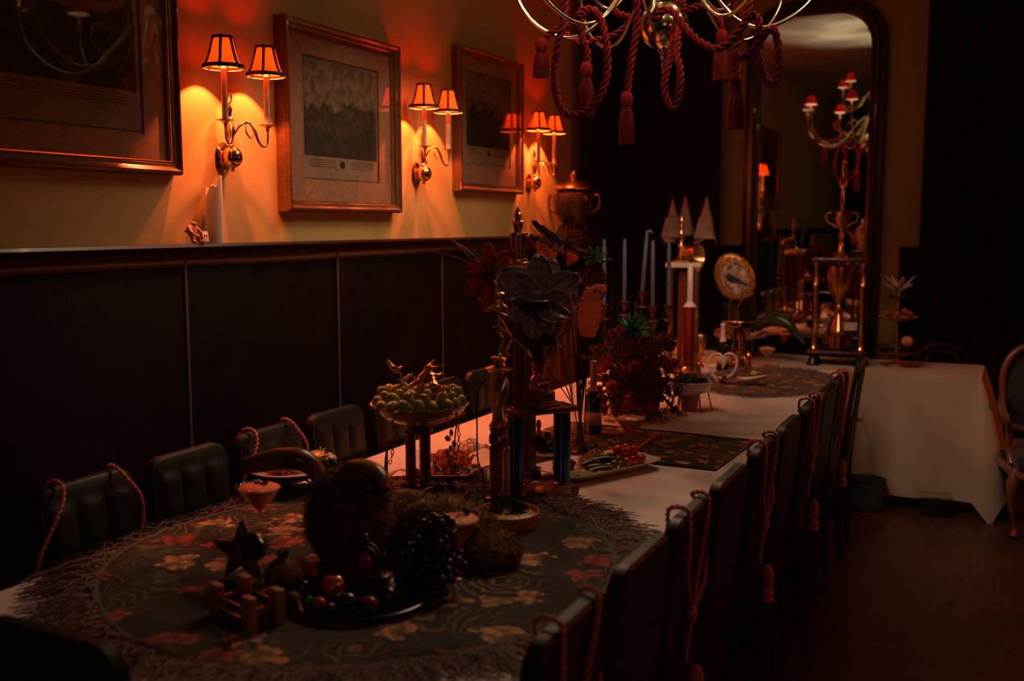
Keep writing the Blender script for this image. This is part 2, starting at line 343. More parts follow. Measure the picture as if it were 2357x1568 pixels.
    def grid(s, fn, nu, nv):
        vs = [fn(i/nu, j/nv) for j in range(nv+1) for i in range(nu+1)]
        return s.add(vs, [(j*(nu+1)+i, j*(nu+1)+i+1, (j+1)*(nu+1)+i+1, (j+1)*(nu+1)+i) for j in range(nv) for i in range(nu)])
def interp(l, t):
    x = t*(len(l)-1); i = min(int(x), len(l)-2); return l[i]+(l[i+1]-l[i])*(x-i)
def spline(pts, step=.01, closed=False):
    pts = [Vector(p) for p in pts]; k = len(pts); out = []
    for i in range(k if closed else k-1):
        g = lambda j: pts[j % k] if closed else pts[max(0, min(k-1, j))]
        a, b, c, d = g(i-1), g(i), g(i+1), g(i+2); m = max(2, int((c-b).length/step))
        for j in range(m):
            t = j/m
            out.append(.5*((2*b)+(c-a)*t+(2*a-5*b+4*c-d)*t*t+(3*b-a-3*c+d)*t**3))
    if not closed: out.append(pts[-1])
    return out
def obj(name, g, m, parent=None, smooth=True, loc=None, rot=None, thick=0, sub=0, kind=None, ang=38):
    me = bpy.data.meshes.new(name); me.from_pydata(g.v, [], g.f); me.materials.append(Mt[m] if isinstance(m, str) else m)
    bm = bmesh.new(); bm.from_mesh(me); bmesh.ops.recalc_face_normals(bm, faces=bm.faces); bm.to_mesh(me); bm.free()
    if smooth: me.shade_smooth(); me.set_sharp_from_angle(angle=R(ang))
    o = bpy.data.objects.new(name, me); COL.objects.link(o)
    if parent: o.parent = parent
    if loc is not None: o.location = loc
    if rot is not None: o.rotation_euler = rot
    if thick: q = o.modifiers.new('thickness', 'SOLIDIFY'); q.thickness = thick; q.offset = 0
    if sub: q = o.modifiers.new('smooth', 'SUBSURF'); q.levels = q.render_levels = sub
    if kind: o['kind'] = kind
    return o
def tag(o, label, cat, group=None):
    o['label'] = label; o['category'] = cat
    if group: o['group'] = group
    return o
def thing(name, label, cat, loc=(0, 0, 0), rz=0, group=None):
    o = bpy.data.objects.new(name, None); COL.objects.link(o); o.location = loc; o.rotation_euler = (0, 0, rz); o.empty_display_size = .05
    return tag(o, label, cat, group)
def struct(name, g, m, parent=None, **k):
    o = obj(name, g, m, parent, **k)
    if not parent: o['kind'] = 'structure'
    return o
def dup(root, loc=None, rz=None, label=None, group=None):
    def cp(o, par):
        c = o.copy(); COL.objects.link(c)
        if par: c.parent = par
        for ch in kids.get(o.name, ()): cp(ch, c)
        return c
    kids = {}
    for o in root.children_recursive: kids.setdefault(o.parent.name, []).append(o)
    r = cp(root, None)
    if loc is not None: r.location = loc
    if rz is not None: r.rotation_euler = (0, 0, rz) if not isinstance(rz, tuple) else rz
    if label: r['label'] = label
    if group: r['group'] = group
    return r
def skin(joints, edges, radii, sub=2):
    """one continuous body grown over a joint graph -> G"""
    me = bpy.data.meshes.new('t'); me.from_pydata(joints, edges, []); o = bpy.data.objects.new('t', me); COL.objects.link(o)
    o.modifiers.new('s', 'SKIN'); q = o.modifiers.new('u', 'SUBSURF'); q.levels = sub
    for i, d in enumerate(me.skin_vertices[0].data): d.radius = (radii[i], radii[i]); d.use_root = (i == 0)
    dg = bpy.context.evaluated_depsgraph_get(); ev = o.evaluated_get(dg); em = ev.to_mesh()
    g = G(); g.add([v.co[:] for v in em.vertices], [tuple(p.vertices) for p in em.polygons]); ev.to_mesh_clear()
    bpy.data.objects.remove(o); return g
def E_(x=0, y=0, z=0): return Euler((x, y, z))
def nz(x, y, z=0): return noise.noise(Vector((x, y, z)))

TT = .768; FZ = -.12; WX = -3.1; YB = 8.5; CZ = 3.9; XR = 2.4; YF = -4.2
# ------------------------------------------------ the room
struct('floor', G().box(((WX+XR)/2, (YB+YF)/2, FZ-.05), (XR-WX+.4, YB-YF+.4, .1)), 'floor')
struct('ceiling', G().box(((WX+XR)/2, (YB+YF)/2, CZ+.05), (XR-WX+.4, YB-YF+.4, .1)), 'ceil')
wl = struct('wall_left', G().box((WX-.05, (YB+YF)/2, (CZ+FZ)/2), (.1, YB-YF, CZ-FZ)), 'wall')
wb = struct('wall_back', G().box(((WX+XR)/2, YB+.05, (CZ+FZ)/2), (XR-WX, .1, CZ-FZ)), 'wall')
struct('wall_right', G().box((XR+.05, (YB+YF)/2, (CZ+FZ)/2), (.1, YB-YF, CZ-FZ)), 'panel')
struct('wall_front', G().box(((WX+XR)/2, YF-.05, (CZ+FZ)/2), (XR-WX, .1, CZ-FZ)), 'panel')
# wainscot: dark boards 1.07 m wide with worn battens over their joints
seams = [3.223+1.068*k for k in range(-4, 5)]
RZ = 1.655
for a, b in zip(seams[:-1], seams[1:]):
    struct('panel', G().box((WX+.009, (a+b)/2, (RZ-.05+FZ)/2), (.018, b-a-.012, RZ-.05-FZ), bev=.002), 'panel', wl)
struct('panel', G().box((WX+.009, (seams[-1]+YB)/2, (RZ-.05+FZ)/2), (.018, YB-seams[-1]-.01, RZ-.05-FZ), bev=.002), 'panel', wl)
for s in seams[1:]:
    struct('batten', G().box((WX+.022, s, (RZ-.05+FZ)/2), (.008, .016, RZ-.06-FZ), bev=.002), 'batten', wl)
for a, b in ((WX+.3, -2.0), (-.78, .2), (.2, 1.3)):
    struct('panel', G().box(((a+b)/2, YB-.012, (1.57+FZ)/2), (b-a-.01, .024, 1.57-FZ), bev=.002), 'panel', wb)
# chair rail: a moulded ledge deep enough to stand things on
pr = [(0, -.095), (.022, -.095), (.026, -.06), (.045, -.045), (.055, -.03), (.095, -.024), (.105, -.012), (.10, 0), (0, 0)]
g = G(); n = len(pr)
y0, y1 = YF+.02, 6.72
vs = [(WX+x, y0, RZ+.012+z) for x, z in pr]+[(WX+x, y1, RZ+.012+z) for x, z in pr]
g.add(vs, [tuple(range(n)), tuple(range(2*n-1, n-1, -1))]+[(i, n+i, n+(i+1) % n, (i+1) % n) for i in range(n)])
struct('trim_1', g, 'rail', ang=60)
struct('baseboard_left', G().box((WX+.028, (YF+YB)/2, FZ+.07), (.02, YB-YF-.05, .14), bev=.006), 'panel')

# ------------------------------------------------ curtains
def curtain(name, label, pts, z0, z1, amp, waves, m, loc=(0, 0, 0), tilt=0, ph=0):
    """a pleated sheet along a floor line pts; pleats swell towards the hem"""
    def fn(u, v):
        i = u*(len(pts)-1); k = min(int(i), len(pts)-2); p = Vector(pts[k]).lerp(Vector(pts[k+1]), i-k)
        d = (Vector(pts[-1])-Vector(pts[0])).normalized(); nn = Vector((d.y, -d.x))
        a = amp*(.55+.45*(1-v)); w = math.sin(2*PI*waves*u+ph+2.0*nz(u*5, v*.7, 3))*a+a*.5*nz(u*waves*1.3, v*1.5)
        p = p+nn*w+d*(tilt*(1-v)*(u))
        return (p.x, p.y, z0+(z1-z0)*v)
    return tag(obj(name, G().grid(fn, int(waves*14), 26), m, None, thick=.008, loc=loc), label, 'curtain')
curtain('curtain', 'brown-black velvet curtain between the corner and the tall mirror', [(-3.0, 7.42), (-2.98, 8.0), (-2.85, 8.3), (-2.17, 8.36)], FZ+.02, CZ-.05, .045, 13, 'velvet')
curtain('curtain', 'maroon velvet curtain hanging right of the tall mirror', [(-.62, 8.32), (.35, 8.34)], FZ+.02, CZ-.05, .05, 9, 'velvet')
curtain('curtain', 'maroon velvet curtain with slanting folds behind the gilt armchair', [(.20, 8.05), (1.9, 7.6)], FZ+.02, CZ-.05, .09, 8, 'velvet2', tilt=-.5, ph=1)
# swagged pelmet in the top right corner
def swag(u, v):
    a = PI*u; x = -.0+1.5*u; drop = .95*math.sin(a)**.6*v
    z = 3.85-drop-.14*u+.03*nz(u*6, v*6); y = 7.2-.22*math.sin(PI*v)*math.sin(a)-.04*math.sin(v*34+u*3)*math.sin(a)
    return (x+.12, y, z-.25*v)
tag(obj('swag', G().grid(swag, 40, 46), 'brocade', thick=.012), 'dark brocade swag hanging in the top right corner', 'drapery')

# ------------------------------------------------ tall arched mirror on the back wall
mr = thing('wall_mirror', 'tall arched mirror in a dark moulded frame behind the far table', 'mirror', (-1.46, YB, .30))
W2, HT = .425, 3.08
def arch(w, h, r, z0=0, n=12):
    p = [(w, z0), (w, h-r)]+[(w-r+r*math.cos(a), h-r+r*math.sin(a)) for a in [PI/2*i/n for i in range(1, n)]]+[(w-r, h)]
    return p+[(-x, z) for x, z in reversed(p)]
Mz = Matrix.Rotation(PI/2, 4, 'X')
obj('mirror_glass', G().prism(arch(W2-.002, HT, .26, .05), .035, .040, Mz), 'mirror', mr, smooth=False)
lay = [(0, .040), (-.004, .055), (.02, .062), (.03, .05), (.05, .052), (.075, .078), (.105, .07), (.12, .04), (.12, .0)]
g = G(); rings = []
for ins, d in lay:
    pts = arch(W2+ins, HT+ins, .26+ins*.8, .05-ins); rings.append([(x, -d, z) for x, z in pts])
n = len(rings[0]); vs = [p for r_ in rings for p in r_]
g.add(vs, [(j*n+i, j*n+(i+1) % n, (j+1)*n+(i+1) % n, (j+1)*n+i) for j in range(len(rings)-1) for i in range(n)])
obj('mirror_frame', g, 'mframe', mr)
g = G(); g.prism(arch(W2+.11, HT+.11, .34, -.06), .004, .034, Mz); obj('backing', g, 'black', mr, smooth=False)

# ------------------------------------------------ framed engravings on the left wall
def rect_ring(w, h, lay):   # lay: (inset from the outer edge, depth out of the wall); local x along the wall, -y out
    g = G(); rings = []
    for ins, d in lay: rings.append([(-w/2+ins, -d, ins), (w/2-ins, -d, ins), (w/2-ins, -d, h-ins), (-w/2+ins, -d, h-ins)])
    vs = [p for r_ in rings for p in r_]
    return g.add(vs, [(j*4+i, j*4+(i+1) % 4, (j+1)*4+(i+1) % 4, (j+1)*4+i) for j in range(len(rings)-1) for i in range(4)])
def picture(y0, y1, z0, z1, ix, label, seed, fr=.045, dep=.062, cap=True, hor=0):
    w, h = y1-y0, z1-z0
    t = thing('framed_print', label, 'picture', (WX+.001, (y0+y1)/2, z0), PI/2)
    obj('frame', rect_ring(w, h, [(0, 0), (0, dep-.016), (.004, dep-.013), (.004, dep-.006), (.009, dep), (.016, dep+.002), (.024, dep-.006), (.032, dep-.012), (fr-.006, dep-.014), (fr, dep-.02), (fr, .02)]), 'frame', t, ang=25)
    obj('gilt_slip', rect_ring(w-2*fr, h-2*fr, [(0, .03), (0, .046), (.005, .046), (.007, .03)]), 'gilt', t, loc=(0, 0, fr), ang=20)
    # mat board with an opening for the print
    a, b, c, d = ix   # opening relative to the outer frame: left, right, bottom, top
    g = G(); o = [(-w/2+fr, fr), (w/2-fr, fr), (w/2-fr, h-fr), (-w/2+fr, h-fr)]; i_ = [(-w/2+a, c), (w/2-b, c), (w/2-b, h-d), (-w/2+a, h-d)]
    vs = [(x, -.026, z) for x, z in o]+[(x, -.026, z) for x, z in i_]+[(x, -.021, z) for x, z in i_]
    g.add(vs, [(k, (k+1) % 4, 4+(k+1) % 4, 4+k) for k in range(4)]+[(4+k, 4+(k+1) % 4, 8+(k+1) % 4, 8+k) for k in range(4)])
    obj('mat_board', g, 'mat', t, smooth=False)
    ow, oh = w-a-b, h-c-d; ox = (a-b)/2
    obj('print_sheet', G().box((ox, -.018, (c+h-d)/2), (ow+.02, .004, oh+.02)), 'paper', t, smooth=False)
    ib = .20*oh if cap else .02; im = 0.03*ow
    pz0, pz1 = c+ib, h-d-.02*oh
    pm = print_mat('engraving_ink_%d' % seed, seed*1.7, hor)
    pp = obj('engraved_scene', G().box((0, 0, 0), (ow-2*im, .0016, pz1-pz0)), pm, t, smooth=False, loc=(ox, -.0212, (pz0+pz1)/2))
    # thin ruled border and the caption lines under the scene (too small to read)
    g = G(); z = c+.006; X0, X1 = -w/2+a+.006, w/2-b-.006
    for q in ((X0, X1, c+.006, c+.0085), (X0, X1, h-d-.0085, h-d-.006)): g.box(((q[0]+q[1])/2, -.0208, (q[2]+q[3])/2), (q[1]-q[0], .001, q[3]-q[2]))
    for x in (X0, X1): g.box((x, -.0208, (c+h-d)/2), (.0025, .001, oh-.012))
    obj('ruled_border', g, 'ink', t, smooth=False, kind='stuff')
    if cap:
        rnd = random.Random(seed); g = G()
        for ln in range(4):
            zz = pz0-.018-ln*.011
            for s0, s1 in ((-.42, -.09), (.12, .42)) if not seed == 1 else ((-.40, .02), (.06, .42)):
                x = ox+ow*s0
                while x < ox+ow*s1:
                    l = rnd.uniform(.003, .010); g.box((x+l/2, -.0208, zz), (l, .001, .0022)); x += l+.0028
        obj('caption_lettering', g, 'ink', t, smooth=False, kind='stuff')
        if seed != 1:
            g = G(); cx = ox
            g.lathe([(.009, -.0008), (.013, -.0008), (.013, .0008), (.009, .0008)], 20, (cx, -.0212, pz0-.038), E_(PI/2), sy=1.3)
            g.ball((cx, -.0212, pz0-.017), .005, (1, .3, 1), 8)
            for sg in (-1, 1): g.tube([(cx+sg*.014, -.0212, pz0-.05), (cx+sg*.018, -.0212, pz0-.036), (cx+sg*.012, -.0212, pz0-.02)], .0018, 5)
            obj('printed_crest', g, 'ink', t)
    obj('glass_pane', G().box((0, -.0345, h/2), (w-2*fr+.004, .0015, h-2*fr+.004)), 'glass', t, smooth=False)
    return t
picture(1.86, 3.20, 1.945, 3.05, (.175, .175, .155, .16), 'largest framed engraving, cut off by the left edge of the photo', 1, .05, .06, hor=.02)
picture(3.86, 4.85, 1.808, 2.705, (.165, .165, .155, .15), 'framed engraving with cream mat hanging between the first and second sconces', 2, .045, .07, hor=.0)
picture(5.53, 6.44, 1.95, 2.83, (.13, .15, .17, .13), 'smaller dark framed engraving hanging between the second and third sconces', 3, .045, .06, hor=-.03)

# ------------------------------------------------ sconces
def sconce(y, z, label, up, n_l):
    t = thing('wall_sconce', label, 'lamp', (WX, y, z), PI/2, 'brass twin-shade wall sconces')
    # local: x along the wall (far = +x), -y out of the wall, z=0 at the ball
    obj('back_plate', G().lathe([(0, 0), (.05, .0), (.052, .006), (.03, .018), (.022, .02), (0, .02)], 28, (0, 0, 0), E_(PI/2), sy=1.25), 'brass', t)
    obj('ball', G().ball((0, -.055, 0), .044, (1, 1, 1.08), 28).lathe([(.006, -.062), (.010, -.056), (.006, -.05), (.014, -.045)], 14, (0, -.055, 0)), 'brass', t)
    s = G(); s.lathe([(.010, .043), (.018, .05), (.010, .058), (.013, .075), (.022, .10), (.024, .12), (.014, .145), (.009, .155), (.015, .163), (.008, .172), (.011, .19), (.014, .205), (.008, .22), (.006, .232)], 18, (0, -.045, 0))
    s.tube(spline([(.0, -.045, .228), (.016, -.045, .243), (.014, -.045, .262), (0, -.045, .27), (-.012, -.045, .258), (-.008, -.045, .245)], .005), .0035, 8)
    obj('spindle', s, 'brass', t)
    for sg in (-1, 1):
        x = .134*sg
        a = spline([(0, -.05, .075), (.03*sg, -.075, .135), (.06*sg, -.10, .150), (.078*sg, -.115, .115), (.088*sg, -.125, .075), (.105*sg, -.135, .05), (.125*sg, -.14, .055), (x, -.14, .085), (x, -.14, .125)], .006)
        obj('arm', G().tube(a, [.0055, .005, .005, .008, .005, .005, .005], 10), 'brass', t)
        obj('curl', G().tube(spline([(.055*sg, -.09, .146), (.045*sg, -.095, .115), (.058*sg, -.1, .09), (.075*sg, -.1, .085), (.082*sg, -.1, .10)], .005), [.003, .004, .002], 8), 'brass', t)
        obj('drip_pan', G().lathe([(.006, .115), (.009, .128), (.016, .136), (.036, .141), (.038, .144), (.034, .144), (.014, .141), (0, .141)], 26, (x, -.14, 0)), 'brass', t)
        ct = obj('candle_tube', G().lathe([(.0125, .142), (.0125, .352), (.010, .355), (.009, .372), (0, .372)], 18, (x, -.14, 0)), 'ctube', t)
        obj('bulb', G().lathe([(.006, 0), (.013, .012), (.014, .024), (.008, .042), (.001, .054)], 14, (x, -.14, .418)), 'clear', t)
        # shade: six fabric panels between dark ribs, flared, dark bands top and bottom
        z0, z1 = .352, .482
        prof = [(.086, 0), (.073, .10), (.063, .25), (.055, .45), (.047, .68), (.040, .9), (.038, 1.0)]
        sh = G().open_lathe([(r, z0+(z1-z0)*q) for r, q in prof], 36, (x, -.14, 0))
        so = obj('lamp_shade', sh, 'shadefab', t, thick=.0012)
        rb = G()
        for k in range(6):
            an = 2*PI*k/6+.52
            rb.tube([((r+.001)*math.cos(an)+x, (r+.001)*math.sin(an)-.14, z0+(z1-z0)*q) for r, q in prof], .0062, 6)
        for rr, zz, hh in ((.086, z0, .015), (.038, z1-.013, .014)):
            rb.open_lathe([(rr+.001, zz), (rr+.001-(.004 if rr > .05 else 0), zz+hh)], 36, (x, -.14, 0))
        obj('red_glass_cap', G().lathe([(0, z1-.006), (.038, z1-.006), (.038, z1-.004), (0, z1-.004)], 30, (x, -.14, 0)), 'redcap', so)  # added disc, not a sconce part: reddens the light thrown up the wall
        obj('shade_trim', rb, 'shadeblk', so, thick=.0015, kind='stuff')
        obj('inner_lining', G().open_lathe([(.085, z0), (.083, z0+.003)], 36, (x, -.14, 0)).open_lathe([(.087, z0-.001), (.079, z0)], 36, (x, -.14, 0)), 'lining', so, thick=.001)
        light('sconce_bulb', 'POINT', (x, -.14, .440), 50, AMBER, t, .010)
    return t
for i, (u, v, lab) in enumerate(((512, 360, 'brass twin-arm wall sconce with two lit shades, nearest to the camera'), (957, 395, 'brass twin-arm wall sconce with two lit shades, middle of the row'), (1216, 415, 'brass twin-arm wall sconce with two lit shades, farthest along the wall'))):
    sconce(P(u, v, X=WX).y, 2.035, lab, 0, i)

# ledge: pillar candle and little figure
cy = 3.372
c = G(); 
def wob(a, r, z):
    return (r*(1+.03*math.sin(3*a+1)), z+((.03*math.sin(a*1+.6)+.012*math.sin(4*a)) if z > .2 else 0))
c.open_lathe([(.0, .0), (.035, .0), (.036, .02), (.035, .20), (.034, .245), (.029, .25), (.027, .20), (.0, .195)], 40, wob=wob)
t = thing('pillar_candle', 'tall ivory pillar candle with a ragged melted rim on the wall ledge', 'candle', (WX+.055, cy, RZ+.012))
obj('wax_body', c, 'wax', t); obj('wick', G().tube([(0, 0, .194), (.002, 0, .205), (.006, .002, .213)], .0012, 6), 'ink', t)
f = thing('resin_figure', 'small crouching resin figure holding a white card beside the pillar candle', 'figurine', (WX+.06, 3.222, RZ+.012), PI/2)
body = skin([(0, 0, .035), (0, -.006, .06), (.002, -.012, .078), (.003, -.018, .092), (-.02, -.01, .066), (-.026, -.03, .045), (-.012, -.038, .036), (.02, -.01, .066), (.028, -.028, .05), (.03, -.04, .04), (-.014, -.022, .035), (-.02, -.03, .012), (-.02, -.045, .006), (.014, -.022, .035), (.022, -.03, .012), (.022, -.045, .006)],
            [(0, 1), (1, 2), (2, 3), (1, 4), (4, 5), (5, 6), (1, 7), (7, 8), (8, 9), (0, 10), (10, 11), (11, 12), (0, 13), (13, 14), (14, 15)], [.022, .019, .010, .015, .009, .007, .006, .009, .007, .006, .011, .008, .007, .011, .008, .007])
obj('body', body, 'skin', f)
obj('card', G().box((.030, -.05, .03), (.034, .002, .045), E_(-.2), bev=.0006), 'card', f)
g = G()
for k in range(2): g.ball((.024+.012*k, -.0525, .034), .0035, (1, .3, 1.3), 8)
g.box((.030, -.0505, .012), (.034, .002, .004))
obj('card_print', g, 'ink', f, kind='stuff')
# ------------------------------------------------ tables and cloths
def cloth(name, label, x0, x1, y0, y1, zt, drops, m, amp=.02, seed=0, group=None):
    """linen over a table: flat top, rounded edge, folded skirt; drops = (front, right, back, left) lengths"""
    g = G(); per = []; r = .02
    def corner(cx, cy, a0):
        return [(cx+r*math.cos(a0+PI/2*i/6), cy+r*math.sin(a0+PI/2*i/6), a0+PI/2*i/6) for i in range(7)]
    def line(p, q, nrm):
        L_ = math.hypot(q[0]-p[0], q[1]-p[1]); n = max(2, int(L_/.04)); return [(p[0]+(q[0]-p[0])*i/n, p[1]+(q[1]-p[1])*i/n, nrm) for i in range(1, n)]
    per += line((x0+r, y0), (x1-r, y0), -PI/2)+corner(x1-r, y0+r, -PI/2)+line((x1, y0+r), (x1, y1-r), 0)+corner(x1-r, y1-r, 0)+line((x1-r, y1), (x0+r, y1), PI/2)+corner(x0+r, y1-r, PI/2)+line((x0, y1-r), (x0, y0+r), PI)+corner(x0+r, y0+r, PI)
    n = len(per)
    def drop(a):
        a = a % (2*PI); q = {3: drops[0], 0: drops[1], 1: drops[2], 2: drops[3]}
        k = a/(PI/2); i = int(math.floor(k+.5)) % 4; fr = abs(k-round(k))
        return q[i]*(1+ .28*max(0, fr-.1)*2)
    rows = [(0, 0, 0)]; R_ = 12
    for j in range(R_+1):
        t = j/R_
        row = []
        for i, (x, y, a) in enumerate(per):
            d = drop(a); s_ = t*d; fr = abs(((a/(PI/2)) % 1)-.0); cf = min(1, 4*min((a/(PI/2)) % 1, 1-(a/(PI/2)) % 1))
            w = amp*t*(.5+nz(x*2.3+seed, y*2.3)*1.6+.6*math.sin((x+y)*11+seed))+cf*.16*t*min(1, d/.5)
            if cf > .1: w += .03*math.sin(t*3)
            row.append((x+math.cos(a)*(w+.004), y+math.sin(a)*(w+.004), zt-s_ if j else zt))
        g.v += [tuple(p) for p in row]
    for j in range(R_):
        for i in range(n): g.f.append((j*n+i, j*n+(i+1) % n, (j+1)*n+(i+1) % n, (j+1)*n+i))
    o0 = len(g.v); NX = max(4, int((x1-x0)/.06)); NY = max(4, int((y1-y0)/.06))
    g.v += [(x0+(x1-x0)*i/NX, y0+(y1-y0)*j/NY, zt+.0015*nz(i*.5+seed, j*.4)*(0 < i < NX and 0 < j < NY)-(0 if (0 < i < NX and 0 < j < NY) else .0008)) for j in range(NY+1) for i in range(NX+1)]
    g.f += [(o0+j*(NX+1)+i, o0+j*(NX+1)+i+1, o0+(j+1)*(NX+1)+i+1, o0+(j+1)*(NX+1)+i) for j in range(NY) for i in range(NX)]
    o = obj(name, g, m, None, ang=70)
    return tag(o, label, 'tablecloth', group)
def table(label, x0, x1, y0, y1, zt, legs):
    t = thing('dining_table', label, 'table', ((x0+x1)/2, (y0+y1)/2, FZ)); w, d = x1-x0, y1-y0; H = zt-FZ
    obj('tabletop', G().box((0, 0, H-.015), (w, d, .03), bev=.004), 'cherry', t)
    for x, y in legs: obj('leg', G().box((x, y, (H-.03)/2), (.06, .06, H-.03), bev=.004, taper=1), 'leg', t)
    return t
TX0, TX1, TY0, TY1 = -2.40, -.915, 1.47, 7.06
table('long dining table under the white cloth', TX0+.01, TX1-.01, TY0+.01, TY1-.01, TT-.008, [(x, y) for x in (-.40, .40) for y in (-2.7, -.9, .9, 2.7)])
cloth('tablecloth', 'white cloth covering the long dining table', TX0, TX1, TY0, TY1, TT-.002, (.30, .30, .05, .30), 'cloth', .02, 1)
BX0, BX1, BY0, BY1 = -2.55, -.125, 7.085, 7.80
table('far table set crosswise under a long cloth', BX0+.01, BX1-.01, BY0+.01, BY1-.01, TT-.008, [(x, y) for x in (-1.1, 0, 1.1) for y in (-.3, .3)])
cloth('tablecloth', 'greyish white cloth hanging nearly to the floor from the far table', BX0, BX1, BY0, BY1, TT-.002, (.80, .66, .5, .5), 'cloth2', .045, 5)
b = thing('carton', 'small pale-topped box on the floor under the far table', 'box', (-.36, 6.98, FZ), .1)
obj('box_body', G().box((0, 0, .06), (.17, .13, .12), bev=.003), 'leg', b); obj('lid', G().box((0, 0, .128), (.185, .145, .016), bev=.004), 'box', b)
tag(obj('bin', G().lathe([(.10, 0), (.115, .01), (.125, .20), (.128, .20), (.12, .2), (.10, .012), (0, .012)], 24), 'teal', loc=(-.78, 6.94, FZ)), 'dark teal bin on the floor under the left end of the hanging cloth', 'bin')

# tapestries with fringes
def fringe(per, length, n, seed, z, thick=.0014, curl=.038, droop=0):
    rnd = random.Random(seed); g = G()
    for k in range(n):
        t = k/n*len(per); i = int(t); a = per[i]; b = per[(i+1) % len(per)]; f = t-i
        p = Vector((a[0]+(b[0]-a[0])*f, a[1]+(b[1]-a[1])*f, z)); nr = Vector((b[1]-a[1], a[0]-b[0], 0)).normalized()
        L_ = length*rnd.uniform(.6, 1.35); an = rnd.gauss(0, .65); d = Matrix.Rotation(an, 3, 'Z') @ nr; sd = Vector((-d.y, d.x, 0)); pts = []
        c1, c2, up = rnd.uniform(-1, 1), rnd.uniform(0, 6.3), rnd.uniform(.002, .016)
        for q in range(6):
            s_ = q/5; pts.append(p+d*(L_*s_)+sd*(curl*math.sin(c2+s_*5)*s_*c1)+Vector((0, 0, up*math.sin(PI*s_)+rnd.uniform(0, .003)+.001)))
        g.tube(pts, thick, 3, caps=False)
    return g
def round_cloth(name, label, cx, cy, rx, ry, m, nf, seed, fl=.11, puff=.012, sq=2.0):
    t = thing(name, label, 'tapestry', (cx, cy, TT+.001)); N_ = 96
    def rad(a): return (abs(math.cos(a))**sq+abs(math.sin(a))**sq)**(-1/sq)*(1+.012*math.sin(5*a+seed))
    per = [(rx*rad(2*PI*i/N_)*math.cos(2*PI*i/N_), ry*rad(2*PI*i/N_)*math.sin(2*PI*i/N_)) for i in range(N_)]
    g = G(); K = 22; g.v.append((0, 0, .002))
    for j in range(1, K+1):
        q = j/K
        for i, (x, y) in enumerate(per):
            z = .0025+puff*max(0, nz(x*q*7+seed, y*q*7))*(q if q < .97 else 0)+puff*.9*max(0, math.sin(q*9+3*nz(x*q*3, y*q*3, seed)*4)-.5)*(.75 < q < .99)
            g.v.append((x*q, y*q, z))
    g.f += [(0, 1+i, 1+(i+1) % N_) for i in range(N_)]
    g.f += [(1+(j-1)*N_+i, 1+(j-1)*N_+(i+1) % N_, 1+j*N_+(i+1) % N_, 1+j*N_+i) for j in range(1, K) for i in range(N_)]
    obj('woven_cloth', g, m, t, ang=80)
    hm = G(); pp = [(x*.985, y*.985, .004) for x, y in per]; pq = [(x*1.005, y*1.005, .003) for x, y in per]; pm_ = [(x*.995, y*.995, .0075) for x, y in per]
    hm.v += pp+pm_+pq; hm.f += [(r_*N_+i, r_*N_+(i+1) % N_, (r_+1)*N_+(i+1) % N_, (r_+1)*N_+i) for r_ in range(2) for i in range(N_)]
    obj('hem', hm, 'hem', t)
    obj('fringe', fringe([(x, y) for x, y in per], fl, nf, seed, .002), 'fringe', t, smooth=False, kind='stuff')
    return t
round_cloth('tapestry_throw', 'large oval floral tapestry with grey fringe on the near end of the long table', -1.665, 2.44, .735, .765, 'tap', 3200, 3, fl=.155)
round_cloth('tapestry_throw', 'smaller round fringed tapestry under the swan dish near the far table', -1.33, 6.36, .36, .56, 'tap3', 900, 9, fl=.07)
g = G(); rw = lambda u, v: (-1.98+.96*u+.02*v, 3.97+.63*v-.02*u, .0025+.003*max(0, nz(u*6, v*5, 4)))
t = thing('table_runner', 'black rectangular runner with red flower clusters laid across the long table', 'runner', (0, 0, TT+.001))
obj('woven_cloth', G().grid(rw, 30, 16), 'tap2', t, ang=80)
g = G()
for e in ([rw(k/20, 0) for k in range(21)], [rw(1, k/10) for k in range(11)], [rw(k/20, 1) for k in range(21)]): g.tube([(x, y, z+.002) for x, y, z in e], .004, 6)
obj('piping', g, 'black', t, kind='stuff')

# ------------------------------------------------ leather dining chairs
def tassel(parent, loc, s=1.0, m='tass', mk='cord', skirt=.11, head=True, sp=.55):
    """a braided neck, round head and a ragged thread skirt hanging from loc"""
    h = G()
    h.lathe([(.003, 0), (.009, -.006), (.012, -.02), (.011, -.036), (.007, -.044), (.010, -.05), (.013, -.056), (.010, -.062), (.0135, -.068), (.010, -.074)], 16, (0, 0, 0), sx=s, sy=s)
    ho = obj('tassel_head', G().add([(x, y, z*s) for x, y, z in h.v], h.f), mk, parent, loc=loc)
    g = G(); n = 44
    rnd = random.Random(int(loc[2]*1e4) % 997)
    vs = []; fs = []
    for j in range(9):
        q = j/8
        for i in range(n):
            a = 2*PI*i/n; r = (.010+.0018*(i % 2)+(.016*sp*2)*q**.7)*s*(1+.10*nz(i*.9, q*2))
            vs.append((r*math.cos(a), r*math.sin(a), -.072*s-skirt*q*(1+(.10*rnd.uniform(-1, 1) if j == 8 else 0))))
    for j in range(8):
        for i in range(n): fs.append((j*n+i, j*n+(i+1) % n, (j+1)*n+(i+1) % n, (j+1)*n+i))
    fs.append(tuple(8*n+i for i in range(n))[::-1])
    obj('tassel_skirt', g.add(vs, fs), m, ho, smooth=False)
    return ho
